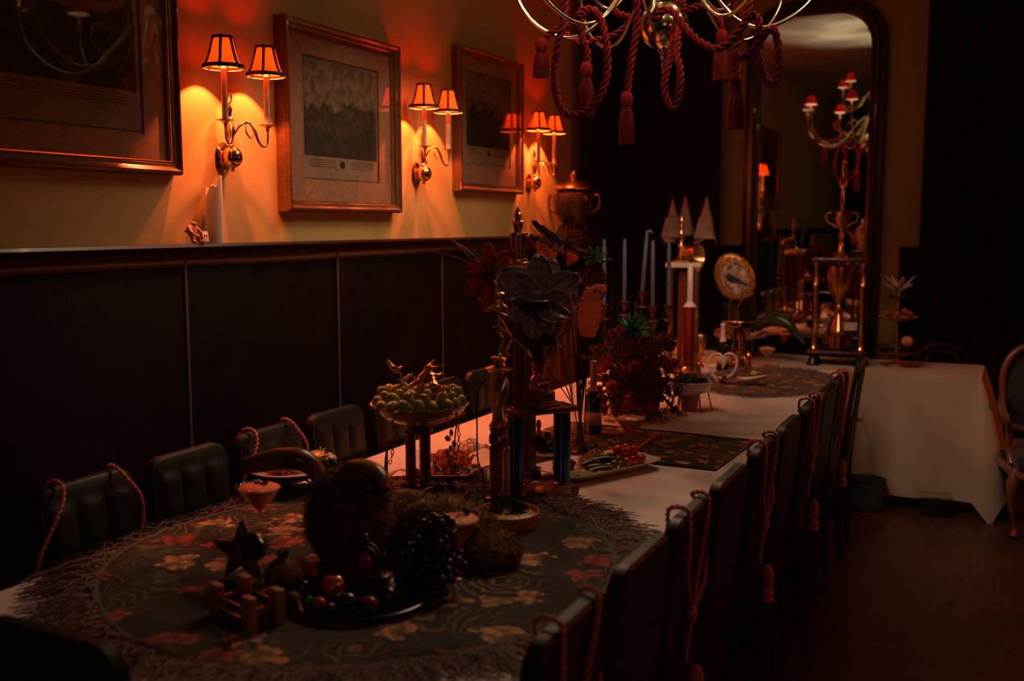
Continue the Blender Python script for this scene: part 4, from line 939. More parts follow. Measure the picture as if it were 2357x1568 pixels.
# tassel hanging from the cup
tt = thing('small_tassel', 'small coral tassel hanging beside the blue-columned trophy cup', 'tassel', P(1283, 790, Y=3.32))
tassel(tt, (0, 0, 0), .55, 'coral', 'cord', skirt=.085, sp=.35)
obj('hanging_cord', G().tube([(0, 0, 0), (-.003, 0, .04), (0, .02, .17)], .0015, 5), 'cord', tt)
t2 = thing('small_tassel', 'rusty red fringe tassel hanging under the top board between blue columns', 'tassel', P(1240, 966, Y=3.33))
tassel(t2, (0, 0, .0), .8, 'tass', 'cord', skirt=.035, sp=.9)

# ------------------------------------------------ flower tower trophy behind
Yt = 3.50; p0 = P(1192, 900, Y=Yt); px = Vector((p0.x, Yt, TT))
def zt(v, u=1195): return P(u, v, Y=Yt).z-TT
t = thing('tower_trophy', 'tall gilt tower trophy with acanthus finial rising above the satin flowers', 'trophy', px)
obj('base_block', G().box((0, 0, .02), (.15, .12, .04), bev=.005), 'marble', t)
for sx in (-.048, 0, .048):
    obj('striped_column', G().lathe([(.026, .04), (.030, .05), (.026, .06), (.026, zt(745)), (.030, zt(740)), (.028, zt(730))], 28, (sx, 0, 0), ridge=.05, nr=10), 'olive', t)
obj('middle_board', G().box((0, 0, zt(722)), (.15, .10, .02), bev=.004), 'cherry', t)
g = G().lathe([(.020, zt(712)), (.036, zt(705)), (.030, zt(690)), (.022, zt(665)), (.050, zt(640)), (.058, zt(620)), (.050, zt(604)), (.034, zt(600))], 30)
obj('tower_cup', g, 'gold', t)
obj('lower_collar', G().lathe([(.038, zt(602)), (.038, zt(596)), (.030, zt(594))], 26), 'gold', t)
obj('amber_column', G().lathe([(.029, zt(596)), (.029, zt(542))], 26, ridge=.04, nr=9), 'redpil', t)
obj('upper_collar', G().lathe([(.029, zt(543)), (.037, zt(541)), (.037, zt(536)), (.012, zt(534))], 26), 'gold', t)
obj('finial', G().lathe([(.010, zt(536)), (.014, zt(531)), (.018, zt(520)), (.020, zt(513)), (.024, zt(510)), (.012, zt(507)), (.010, zt(504)), (.016, zt(501)), (.013, zt(497)), (.014, zt(493)), (.008, zt(488)), (.009, zt(486)), (.001, zt(476))], 20, ridge=.12, nr=6), 'gold', t)
# satin flowers: each stem's flower is its own thing
Yf = 3.36
def bloom(label, u, v, Y, rot, n, L_, Wd, m, ruf, curl, beads, seed, stem_to, cen='bead'):
    c = P(u, v, Y=Y); t = thing('artificial_flower', label, 'flower', c)
    flower(t, (0, 0, 0), Euler(rot), n, L_, Wd, m, ruf, curl, beads, seed*.7, seed)
    b = G(); q = random.Random(seed)
    for k in range(7): b.ball((q.uniform(-.012, .012), q.uniform(-.02, .0), q.uniform(-.006, .018)), .006, n=8)
    obj('flower_centre', b, 'bead' if cen == 'bead' else cen, t, kind='stuff')
    e = Vector(stem_to)-c
    obj('stem', G().tube(spline([(0, 0, 0), (.01, .03, -.06), e*.55+Vector((0, 0, -.02)), e], .02), .0028, 6), 'twig', t)
vb = at(1318, 1010)+Vector((0, .0, .16))
bloom('large grey-violet satin poinsettia with beaded edges, centre of the bouquet', 1240, 684, 3.26, (1.05, -.1, .1), 6, .172, .115, 'petal', .003, .06, 'bead', 3, vb)
bloom('grey-violet satin blossom tucked lower, drooping over the cup', 1236, 676, 3.29, (1.15, .1, .35), 5, .165, .10, 'petal', .003, -.02, 'bead', 5, vb)
bloom('rust-brown satin flower facing left beside the gilt tower', 1128, 630, 3.36, (1.1, -.8, .4), 7, .130, .075, 'petalo', .010, -.15, None, 7, vb, 'twig')
bloom('dark ribbon-petalled lily above the bouquet, right of the tower', 1290, 560, 3.55, (.5, .2, .3), 6, .150, .045, 'petalb', .004, .22, None, 9, vb, 'twig')
bloom('black-brown curled blossom at the right of the bouquet', 1296, 632, 3.50, (1.0, .5, .1), 5, .09, .04, 'petalb', .006, .2, None, 12, vb, 'twig')
# long whiskers (dried grasses with glitter), coral feathers
def spray(label, u, v, Y, tips, m, seed, r=.0011, cat='flower', nm='dried_grass'):
    c = P(u, v, Y=Y); t = thing(nm, label, cat, c); q = random.Random(seed); g = G(); b = G()
    for (tu, tv) in tips:
        e = P(tu, tv, Y=Y+q.uniform(-.05, .05))-c; sg = Vector((q.uniform(-.01, .01), 0, q.uniform(-.01, .02)))
        ln = spline([(0, 0, 0), e*.5+sg, e], .02); g.tube(ln, [r*1.8, r*.9], 4)
        for p in ln[len(ln)//2:]:
            if q.random() < .6: b.ball(p, .0017, n=5)
    obj('grass_blades', g, m, t, kind='stuff'); obj('glitter_beads', b, 'bead', t, kind='stuff')
    return t
spray('long glitter-tipped grasses pointing left of the bouquet', 1140, 640, 3.42, [(998, 578), (1030, 548), (1034, 549), (1040, 551), (1045, 553), (1106, 575), (1090, 574)], 'rust', 1)
spray('fine red grass plume behind the top of the bouquet', 1290, 640, 3.6, [(1335, 442), (1345, 446), (1322, 455), (1388, 545), (1375, 530), (1355, 525), (1340, 530), (1400, 580), (1395, 560), (1220, 520), (1230, 530), (1215, 545), (1240, 525), (1225, 560), (1360, 600), (1380, 590), (1350, 520), (1300, 520), (1312, 518)], 'petalo', 2)
def feather(name, label, base, tip, Y, wd, m, seed, stem):
    c = P(*base, Y=Y); e = P(*tip, Y=Y)-c; t = thing(name, label, 'feather', c); sd = Vector((e.z, 0, -e.x)).normalized(); q = random.Random(seed); g = G()
    L_ = e.length
    def fn(u, v):
        w = wd*(.35+.65*math.sin(PI*min(1, v*.8+.12)))*(1+.10*math.sin(v*48+2*seed)*(1 if u > .5 else .8)); p = e*v+sd*(u-.5)*2*w
        return (p.x, p.y-.02*math.cos((u-.5)*PI)+.002*math.sin(u*30), p.z)
    obj('vane', g.grid(fn, 10, 40), m, t, thick=.002, ang=80)
    curl = [e*.97, e*1.02+sd*.02, e*1.03+sd*.045, e*.98+sd*.05, e*.96+sd*.035]
    obj('curled_tip', G().tube(spline(curl, .006), [.012, .011, .010, .006], 8), m, t)
    s_ = Vector(stem)-c; obj('quill', G().tube([(0, 0, .02), s_*.5, s_], [.003, .0025], 6), 'twig', t)
    return t
feather('ruffled_feather', 'coral ruffled feather plume standing in the vase right of the bouquet', (1352, 775), (1365, 662), 3.72, .050, 'coral', 2, at(1345, 1022)+Vector((0, 0, .05)))
feather('ruffled_feather', 'dim coral plume behind the amber column of the tower', (1262, 640), (1245, 545), 3.75, .030, 'coral', 4, at(1330, 1010)+Vector((0, 0, .05)))
# clear cylinder vase with many dark stems
vb0 = at(1335, 1032); t = thing('stem_vase', 'clear cylinder vase full of long dark stems behind the blue columns', 'vase', vb0)
obj('vase_glass', G().open_lathe([(0, .004), (.036, .004), (.038, .01), (.038, .30), (.040, .302), (.036, .302), (.035, .01), (0, .008)], 28), 'clear', t)
for k in range(12):
    a = k*2.4; r0 = .02; l = rnd.uniform(.40, .62)
    obj('stem', G().tube(spline([(r0*math.cos(a), r0*math.sin(a), .012), (-.8*r0*math.cos(a), -.4*r0*math.sin(a), .25), (rnd.uniform(-.05, .05), rnd.uniform(-.04, .04), l)], .04), .0032, 6), 'twig', t)

# ------------------------------------------------ glitter pineapples on picks
def pineapple(label, u, v, Y, tilt, s, foot):
    c = P(u, v, Y=Y); t = thing('pineapple_pick', label, 'ornament', c); rt_ = Euler((0, tilt, 0))
    g = G()
    for j in range(9):
        f = -1+2*(j+.5)/9; rr = .047*s*math.sqrt(1-f*f*.93)
        n = max(5, int(rr/.0055/s))
        for i in range(n):
            a = 2*PI*(i+.5*(j % 2))/n; g.ball(rt_.to_matrix() @ Vector((rr*math.cos(a), rr*math.sin(a), f*.056*s)), .0085*s, (1, 1, 1), 6)
    g.ball((0, 0, 0), .044*s, (1, 1, 1.2), 16, rt_); obj('fruit_body', g, 'pineb', t)
    for ring, (n, l, cu) in enumerate(((10, .088, .60), (8, .092, .30), (6, .095, .0))):
        for k in range(n):
            a = 2*PI*k/n+ring*.4; lf = petal(l*s, .026*s, 0, -.35*cu)
            m_ = Matrix.Translation(rt_.to_matrix() @ Vector((0, 0, .05*s))) @ rt_.to_matrix().to_4x4() @ Matrix.Rotation(a, 4, 'Z') @ Matrix.Rotation(PI/2-.35-cu*1.1, 4, 'X')
            obj('crown_leaf', G().add(lf.v, lf.f, m_), 'glitter', t, thick=.0012)
    e = Vector(foot)-c; obj('pick_wire', G().tube(spline([(0, 0, -.04*s), e*.5+Vector((.02, 0, 0)), e], .03), .0022, 6), 'twig', t)
pineapple('green-crowned glitter pineapple standing right of the black flowers', 1368, 640, 3.95, -.05, .92, at(1440, 960)+Vector((0, 0, .12)))
pineapple('green-crowned glitter pineapple tilted over the dried bouquet', 1441, 790, 4.45, .50, 1.05, at(1450, 960)+Vector((0, 0, .12)))
spray('thin twig with a green glitter bud right of the upper pineapple', 1385, 690, 4.25, [(1425, 603), (1410, 615)], 'twig', 5, .002, 'branch', 'twig')

# ------------------------------------------------ wicker basket with a dense dried bouquet
bb = at(1448, 962)+Vector((0, .08, 0)); t = thing('flower_basket', 'dark wicker basket packed with dried rust flowers, twigs and berries', 'basket', bb)
g = G()
for j in range(10):
    z = .012+.017*j; r = .105+.035*j/9; pts = [((r+.004*(1 if (i+j) % 2 else -1))*math.cos(2*PI*i/28), (r+.004*(1 if (i+j) % 2 else -1))*math.sin(2*PI*i/28), z) for i in range(28)]
    g.tube(pts, .0085, 6, closed=True)
obj('woven_wall', g, 'wicker', t, kind='stuff')
obj('basket_floor', G().lathe([(0, .002), (.10, .002), (.105, .012), (0, .012)], 24), 'wicker', t)
obj('moss', G().ball((0, 0, .17), .13, (1, 1, .75), 20), 'dryleaf', t)
q = random.Random(5)
g = G()
for k in range(90):
    a = q.uniform(0, 2*PI); el = q.uniform(.1, 1.5); L_ = q.uniform(.14, .30); d = Vector((math.cos(a)*math.cos(el), math.sin(a)*math.cos(el), math.sin(el))); s0 = Vector((0, 0, .16))+d*.08
    g.tube(spline([s0, s0+d*L_*.5+Vector((q.uniform(-.03, .03), q.uniform(-.03, .03), 0)), s0+d*L_+Vector((0, 0, -.03))], .03), [.0026, .0012], 5)
obj('dried_twigs', g, 'twig', t, kind='stuff')
g = G()
for k in range(260):
    a = q.uniform(0, 2*PI); el = q.uniform(-.6, 1.5); R_ = q.uniform(.13, .25); d = Vector((math.cos(a)*math.cos(el), math.sin(a)*math.cos(el), math.sin(el)*1.1))
    lf = petal(q.uniform(.035, .07), q.uniform(.014, .03), .002, q.uniform(-.3, .4), 4); m_ = Matrix.Translation(Vector((0, 0, .14))+d*R_) @ Euler((q.uniform(-1.6, 1.6), q.uniform(-1, 1), a)).to_matrix().to_4x4()
    g.add(lf.v, lf.f, m_)
obj('dried_leaves', g, 'dryleaf', t, kind='stuff')
g = G()
for k in range(330):
    a = q.uniform(0, 2*PI); el = q.uniform(-.2, 1.45); R_ = q.uniform(.15, .24); d = Vector((math.cos(a)*math.cos(el), math.sin(a)*math.cos(el), math.sin(el)*1.05))
    g.ball(Vector((0, 0, .14))+d*R_, q.uniform(.003, .008), n=6)
obj('berries', g, 'berry', t, kind='stuff')
for k in range(30):
    a = q.uniform(0, 2*PI) if k > 20 else q.uniform(-2.8, -.2); el = q.uniform(-.5, 1.3); d = Vector((math.cos(a)*math.cos(el), math.sin(a)*math.cos(el), math.sin(el))); c = Vector((0, 0, .15))+d*q.uniform(.18, .24)
    g = G()
    for ring in range(3):
        for i in range(6):
            lf = petal(.044-.006*ring, .030, .002, .5, 5); m_ = Matrix.Translation(c) @ d.to_track_quat('Z', 'Y').to_matrix().to_4x4() @ Matrix.Rotation(2*PI*i/6+ring*.5, 4, 'Z') @ Matrix.Rotation(.25+.4*ring, 4, 'X')
            g.add(lf.v, lf.f, m_)
    obj('dried_rose', g, 'rust' if k % 3 else 'petalo', t, kind='stuff')
g = G()
for k in range(120):
    c = Vector((q.gauss(.10, .05), q.gauss(-.12, .04), max(.006, q.uniform(.0, .09)))); g.ball(c, q.uniform(.004, .009), n=6)
obj('trailing_blossoms', g, 'rust', t, kind='stuff')
g = G()
for k in range(6):
    a = -1.2+.3*k; pts = [(.12*math.cos(a)+.02*math.sin(i*.9+k), .12*math.sin(a)-.05+.03*math.cos(i*.7+k*2), .33+.05*math.sin(i*.8+k)) for i in range(7)]
    g.tube(spline(pts, .012), .0035, 6)
obj('curly_vines', g, 'rust', t, kind='stuff')
t.scale = (1.05, 1.05, 1.15)

# bottle behind the vase, candelabra
def bottle(label, loc, s, foil, z1=.30):
    t = thing('wine_bottle', label, 'bottle', loc)
    obj('bottle_glass', G().lathe([(0, .006), (.03*s, .0), (.041*s, .006), (.042*s, .15), (.040*s, .175), (.026*s, .205), (.0165*s, .225), (.0145*s, z1-.01)], 28), 'bottle', t)
    obj('foil_neck', G().lathe([(.028*s, .200), (.018*s, .224), (.0165*s, .24), (.0155*s, z1-.02), (.019*s, z1-.012), (.018*s, z1), (.012*s, z1+.006), (0, z1+.007)], 24), foil, t)
    obj('paper_label', G().open_lathe([(.0425*s, .05), (.0428*s, .11)], 24), 'label', t, thick=.0006)
    return t
bottle('dark wine bottle with pale copper foil beside the stem vase', at(1365, 1000), .95, 'foilc', .345)
bottle('dark sparkling wine bottle with a white foil neck below the oval plate', at(1690, 858)+Vector((-.08, 0, 0)), .95, 'waxwhite', .32)
Yc = 5.9; cb = Vector((P(1462, 830, Y=Yc).x, Yc, TT)); t = thing('candelabra', 'dark bronze five-arm candelabra holding grey-blue tapers', 'candle holder', cb)
zc = P(1440, 700, Y=Yc).z-TT
obj('foot', G().lathe([(0, 0), (.085, 0), (.085, .012), (.06, .024), (.03, .035), (.018, .06), (.03, .08), (.014, .10)], 28), 'bronze', t)
obj('stem', G().lathe([(.014, .10), (.012, .16), (.022, .19), (.012, .22), (.010, .30), (.024, .33), (.012, .36), (.010, zc+.02)], 20), 'bronze', t)
cups = [(1390, 700, 553), (1437, 694, 552), (1478, 672, 533), (1502, 704, 556), (1539, 702, 561)]
for k, (u, v, top) in enumerate(cups):
    yy = Yc+(-.05, .12, 0, -.10, .06)[k]; c = P(u, v, Y=yy)-cb
    pts = spline([(0, 0, zc-.28), (c.x*.35, c.y*.4, zc-.34+.02*k), (c.x*.8, c.y*.8, zc-.26), (c.x, c.y, c.z-.13), (c.x, c.y, c.z-.03)], .02) if abs(c.x) > .04 else spline([(0, 0, zc-.2), (c.x, c.y, c.z-.10), (c.x, c.y, c.z-.02)], .02)
    obj('arm', G().tube(pts, .007, 8), 'bronze', t)
    obj('candle_cup', G().lathe([(.006, -.10), (.034, -.088), (.036, -.083), (.010, -.08), (.012, -.05), (.024, -.03), (.026, -.006), (.033, 0), (.020, .002), (.012, -.01), (0, -.01)], 20, c), 'bronze', t)
    tp = P(u+(12 if k == 2 else 1), top, Y=yy); w = tp-cb-c
    tt = thing('taper_candle', ['grey-blue taper candle, leftmost in the candelabra', 'grey-blue taper candle, second from the left in the candelabra', 'grey-blue taper candle bent over at its tip, middle of the candelabra', 'dim dark taper candle, fourth from the left in the candelabra', 'dim dark taper candle, rightmost in the candelabra'][k], 'candle', cb+c)
    e = [(0, 0, -.006), w*.5+Vector((.0, 0, 0)), w*.97, w]
    if k == 2: e = [(0, 0, -.006), w*.5, w*.93, w*.99+Vector((.002, 0, 0)), w+Vector((.020, 0, .002)), w+Vector((.032, 0, -.010))]
    obj('wax_taper', G().tube(spline(e, .03), [.0125]*5+[.010, .005] if k != 2 else [.0125, .0125, .0125, .012, .010, .008, .006], 12), 'waxblue', tt)
    obj('wick', G().tube([w+Vector((0, 0, -.004)), w+Vector((.001, 0, .010))], .0012, 5), 'ink', tt)
# ------------------------------------------------ grape dish and what hangs on it
gb = at(968, 1132); t = thing('pedestal_dish', 'cut-glass bowl raised on amber glitter columns and heaped with green grapes', 'bowl', gb)
obj('base_block', G().box((0, 0, .016), (.12, .09, .032), bev=.004), 'marble', t)
for k, (x, y) in enumerate(((-.030, -.018), (.030, -.012), (.0, .03))):
    obj('glitter_column', G().lathe([(.021, .032), (.023, .038), (.019, .042), (.019, .215), (.023, .222), (.020, .228)], 22, (x, y, 0)), 'redpil' if k != 1 else 'olive', t)
obj('bowl_socket', G().lathe([(.045, .226), (.048, .236), (.030, .246), (.034, .252), (0, .254)], 26), 'olive', t)
def scal(a, r, z): return (r*(1+.025*math.cos(14*a)*(r > .10)), z+(.006*math.cos(14*a) if r > .15 else 0))
obj('glass_bowl', G().open_lathe([(0, .254), (.05, .256), (.11, .272), (.155, .300), (.178, .330), (.174, .331), (.150, .304), (.105, .279), (.05, .263), (0, .262)], 84, wob=scal), mat('frosted_olive_glass', (.30, .21, .10), .25, ns=12, alpha=.8, coat=.3), t)
q = random.Random(3); pts = []; gproto = None
lay = [(.152, .342, 18), (.115, .348, 13), (.07, .352, 8), (.132, .368, 14), (.085, .378, 9), (.04, .384, 5)]
for r, z, n in lay:
    for i in range(n):
        a = 2*PI*(i+q.uniform(-.15, .15))/n; pts.append((gb.x+r*math.cos(a), gb.y+r*math.sin(a), gb.z+z+q.uniform(-.006, .006)))
for x, y, z in pts:
    s = q.uniform(1.15, 1.45)
    if gproto is None:
        g = G().lathe([(.0, -.019), (.006, -.0175), (.011, -.012), (.0143, 0), (.0132, .009), (.009, .0155), (.004, .018), (0, .0183)], 14)
        gproto = obj('green_grape', g, 'grape', loc=(x, y, z)); tag(gproto, 'green grape in the pile on the raised glass bowl', 'grape', 'green grapes heaped in the glass bowl'); c = gproto
    else: c = gproto.copy(); COL.objects.link(c); c.location = (x, y, z)
    c.scale = (s, s, s); c.rotation_euler = (q.uniform(-1.4, 1.4), q.uniform(-1.4, 1.4), q.uniform(0, 3))
lyingA = [(0, 0, 0), (.10, 0, .16), (.2, 0, .36), (.26, 0, .48), (.30, 0, .58), (.2, .16, .36), (.16, .28, .24), (.28, .3, .14), (.2, -.16, .38), (.28, -.3, .48), (.42, -.4, .56), (-.05, .08, -.05), (.2, .12, -.18), (.1, .14, -.44), (.2, .12, -.46), (-.05, -.08, -.05), (-.26, -.12, -.12), (-.46, -.1, -.32), (-.52, -.1, -.24)]
for k, (u, v, rot, sc, lab) in enumerate(((925, 872, (0, -1.15, .4), .13, 'fallen gilt trophy figurine reaching left on top of the green grapes'), (968, 872, (.2, .15, 1.0), .13, 'upright gilt trophy figurine in the middle of the green grapes'), (1000, 888, (.1, .5, 2.4), .135, 'bent gilt trophy figurine at the right of the green grapes'))):
    t = thing('cast_figurine', lab, 'figurine', P(u, v, Y=gb.y-.02)); t.rotation_euler = rot
    obj('figure_body', figure(lyingA, sc, 'copper', '', '', None), 'copper', t)
    obj('figure_base', G().lathe([(0, 0), (.013, 0), (.010, .006), (0, .007)], 16, (.01*sc*10, 0, -.058)), 'copper', t)
# jewelled necklace over the grapes and chains over the rim
def beads(name, label, path, r, mats, gap=2.1, cat='necklace'):
    o = Vector(path[0]); t = thing(name, label, cat, o); ln = spline([Vector(p)-o for p in path], r*gap); gs = {m: G() for m in mats}
    for i, p in enumerate(ln): gs[mats[(i*7+i//3) % len(mats)]].ball(p, r*(1 if i % 3 else 1.3), n=8)
    for m in gs:
        if gs[m].v: obj('beads', gs[m], m, t, kind='stuff')
    obj('thread', G().tube(ln, r*.25, 4), 'twig', t); return t
beads('bead_necklace', 'string of coloured glass beads laid over the grapes', [P(940, 905, Y=gb.y-.12), P(955, 908, Y=gb.y-.15), P(975, 912, Y=gb.y-.16), P(995, 912, Y=gb.y-.15), P(1012, 900, Y=gb.y-.12), P(1020, 890, Y=gb.y-.05)], .004, ['redgem', 'bead', 'berry', 'greengem'])
def chain(label, path, r=.009, m='copper'):
    o = Vector(path[0]); t = thing('link_chain', label, 'chain', o); ln = spline([Vector(p)-o for p in path], r*1.5); g = G()
    for i in range(len(ln)-1):
        d = (ln[i+1]-ln[i]).normalized(); s = d.cross(Vector((0, 1, 0)) if i % 2 else Vector((1, .3, 0))).normalized(); c = ln[i]
        g.tube([c+d*r*math.cos(a)+s*r*.62*math.sin(a) for a in [2*PI*k/10 for k in range(10)]], r*.2, 5, closed=True)
    obj('chain_links', g, m, t, kind='stuff'); return t
Yg = gb.y-.13
chain('copper link chain hanging over the left rim of the grape bowl', [P(903, 968, Y=Yg), P(906, 1010, Y=Yg), P(902, 1050, Y=Yg), P(895, 1072, Y=Yg)])
chain('shorter copper chain hanging beside the long wooden pendant', [P(884, 955, Y=Yg), P(888, 1000, Y=Yg), P(890, 1030, Y=Yg)])
t = thing('stick_pendant', 'long tapering brown wooden pendant hanging at the left of the grape bowl', 'ornament', P(891, 1026, Y=Yg))
obj('pendant_stick', G().tube([(0, 0, 0), (-.004, 0, -.05), (-.007, 0, -.10), (-.008, 0, -.118)], [.003, .006, .008, .011], 10), 'oak', t); obj('bead', G().ball((0, 0, .008), .009, n=12), 'berry', t)
chain('copper chain with trinkets hanging at the right of the grape bowl', [P(1050, 950, Y=Yg), P(1056, 1000, Y=Yg), P(1052, 1050, Y=Yg), P(1040, 1075, Y=Yg)])
t = thing('charm_bunch', 'bunch of copper charms and loops hanging at the right of the grape bowl', 'ornament', P(1042, 985, Y=Yg)); q = random.Random(8)
for k in range(9): obj('charm', G().ball((q.uniform(-.02, .02), q.uniform(-.01, .01), -.02-.018*k), .010, (q.uniform(.7, 1.3), .6, q.uniform(1, 1.6)), 8), 'copper', t)
obj('loop', G().tube(spline([(0, 0, 0), (-.02, 0, .03), (0, 0, .055), (.022, 0, .03), (.01, 0, -.02), (.0, 0, -.17)], .006), .003, 6), 'copper', t)

# ------------------------------------------------ food in dishes
def plate(name, label, loc, rx, ry, m='porc', rz=0, rim=.018, sup=2.0, z=.0):
    t = thing(name, label, 'plate', loc, rz)
    def wb_(a, r, zz): k = (abs(math.cos(a))**sup+abs(math.sin(a))**sup)**(-1/sup); return r*k, zz
    obj('dish', G().open_lathe([(0, z+.004), (.6, z+.001), (.68, z+.006), (1, z+rim), (1.0, z+rim+.003), (.96, z+rim+.002), (.66, z+.012), (.55, z+.008), (0, z+.008)], 64, sx=rx, sy=ry, wob=wb_), m, t, ang=50)
    return t
def scatter(proto, pts, rotf=None, sc=(.85, 1.15), seed=0):
    q = random.Random(seed)
    for i, p in enumerate(pts):
        c = proto if i == 0 else proto.copy()
        if i: COL.objects.link(c)
        c.location = p; s = q.uniform(*sc); c.scale = (s, s, s); c.rotation_euler = rotf(q, i) if rotf else (q.uniform(0, 3), q.uniform(0, 3), q.uniform(0, 3))
rr = lambda q, i: (q.uniform(-.5, .5), q.uniform(-.5, .5), q.uniform(0, 6.3))
# the vegetable tray
tang = math.atan2(.90, .43); tc = Vector((-1.44, 3.73, TT+.001)); ax = Vector((math.cos(tang), math.sin(tang), 0)); ay = Vector((-math.sin(tang), math.cos(tang), 0))
tr = plate('vegetable_tray', 'long white rectangular porcelain tray of pickles, cabbage and tomatoes', tc, .262, .135, 'porc', tang, .034, 7)
tp = lambda a, b, z=.014: tc+ax*a+ay*b+Vector((0, 0, z))
g = G().ball((0, 0, 0), .0235, (1, 1, .88), 18); tm = obj('cherry_tomato', g, 'tomato'); tag(tm, 'red cherry tomato heaped at the right end of the tray', 'tomato', 'cherry tomatoes on the tray')
obj('stalk_scar', G().ball((0, 0, .0205), .004, (1, 1, .3), 8), 'parsley', tm)
tpts = [tp(.10+.042*i, -.062+.044*j, .034) for i in range(3) for j in range(3)]+[tp(.13+.042*i, -.03+.042*j, .066) for i in range(2) for j in range(2)]+[tp(.215, .06, .036)]
for i, p in enumerate(tpts):
    c = tm if i == 0 else dup(tm)
    c.location = p; c.rotation_euler = (rnd.uniform(-.8, .8), rnd.uniform(-.8, .8), rnd.uniform(0, 6))
cu = spline([(-.048, 0, 0), (-.02, .004, 0), (.02, .004, 0), (.048, 0, 0)], .008); pk = obj('pickled_cucumber', G().tube(cu, [.006, .0135, .0155, .0155, .013, .006], 10), 'pickle'); tag(pk, 'small dark green pickled cucumber in the middle of the tray', 'pickle', 'pickled cucumbers on the tray')
scatter(pk, [tp(-.08+.03*i, -.085+.026*(i % 3), .026+.006*(i % 2)) for i in range(6)]+[tp(-.06+.045*i, -.03+.02*(i % 2), .046) for i in range(4)]+[tp(.05, -.09, .028), tp(.06, -.07, .04), tp(-.10, .05, .03)], lambda q, i: (q.uniform(-.3, .3), q.uniform(-.2, .2), tang+q.uniform(-.5, .5)), (.9, 1.2), 2)
sp = obj('pickle_spear', G().prism([(-.055, -.008), (.05, -.010), (.062, 0), (.05, .010), (-.055, .008)], 0, .012), 'pickle2'); tag(sp, 'pale green pickle spear along the near edge of the tray', 'pickle', 'pickle spears on the tray')
scatter(sp, [tp(-.12, -.105, .018), tp(-.03, -.11, .020), tp(-.16, -.08, .02), tp(-.19, -.05, .02)], lambda q, i: (.2, 0, tang+q.uniform(-.2, .2)), (1, 1.15), 4)
bs = obj('beet_stick', G().box((0, 0, 0), (.075, .018, .016), bev=.002), 'beet'); tag(bs, 'dark red beetroot stick piled at the left end of the tray', 'beetroot', 'beetroot sticks on the tray')
scatter(bs, [tp(-.17+.014*(i % 4), .0+.022*(i % 4), .022+.014*(i//4)) for i in range(13)], lambda q, i: (q.uniform(-.2, .2), q.uniform(-.2, .2), tang+q.uniform(-.7, .7)), (.85, 1.1), 5)
def shreds(n, r, h, l, w, seed):
    q = random.Random(seed); g = G()
    for _ in range(n):
        a = q.uniform(0, 2*PI); b = r*q.uniform(0, 1)**.6; p = Vector((b*math.cos(a), b*math.sin(a), h*(1-(b/r)**2)*q.uniform(.4, 1))); d = Vector((q.uniform(-1, 1), q.uniform(-1, 1), q.uniform(-.3, .7))).normalized()*l
        g.tube([p-d*.5, p+Vector((0, 0, w)), p+d*.5], [w*.5, w, w*.3], 4)
    return g
k = tag(obj('shredded_cabbage', shreds(230, .075, .060, .030, .0022, 6), 'kraut', loc=tp(.03, .045, .016), kind='stuff'), 'heap of pale shredded pickled cabbage in the middle of the tray', 'cabbage')
tag(obj('dill_sprig', parsley(G(), (0, 0, 0), .045, 60, 9, .014, .9), 'parsley', loc=tp(.06, .10, .045), smooth=False, kind='stuff'), 'dark green parsley sprig at the back of the vegetable tray', 'herb')
# salad plate with peaked corners
sl = at(1036, 1092); t = thing('salad_plate', 'white square plate with peaked wavy corners holding shrimp salad', 'plate', sl+Vector((0, 0, .001)), .5)
def wv(a, r, z):
    k = (abs(math.cos(a))**4+abs(math.sin(a))**4)**(-.25); c4 = max(0, math.cos(4*(a-PI/4)))
    return r*k*(1+.06*c4*(r > .12)), z+(.035*c4*(r/.165)**4)
obj('dish', G().open_lathe([(0, .003), (.08, .002), (.12, .010), (.160, .030), (.165, .034), (.158, .034), (.115, .016), (.07, .008), (0, .007)], 72, wob=wv), 'porc', t, ang=60)
shp = obj('cooked_shrimp', G().tube([(.02*math.cos(a), .02*math.sin(a), .002*math.sin(a*3)) for a in [.3+.35*i for i in range(13)]], [.003, .007, .008, .0065, .005, .004, .002], 8), 'salmon'); tag(shp, 'curled orange shrimp tossed in the salad plate', 'shrimp', 'shrimps in the salad')
q = random.Random(21); scatter(shp, [sl+Vector((q.gauss(0, .042), q.gauss(0, .042), .030+q.uniform(0, .045))) for _ in range(46)], None, (.8, 1.35), 7)
tag(obj('salad_leaves', parsley(G(), (0, 0, .012), .10, 90, 4, .018, .5), 'pickle2', loc=sl+Vector((0, .02, 0)), smooth=False, kind='stuff'), 'pale green salad leaves under the shrimp', 'salad')
sn = obj('folded_napkin', G().grid(lambda u, v: (-.05+.10*u, -.035+.07*v, .008+.03*abs(math.sin(PI*u*1.2))*(1-v*.6)), 12, 6), 'napkin', loc=at(925, 1098), thick=.003, rot=(0, 0, .7)); tag(sn, 'folded white napkin corner left of the grape dish column', 'napkin')
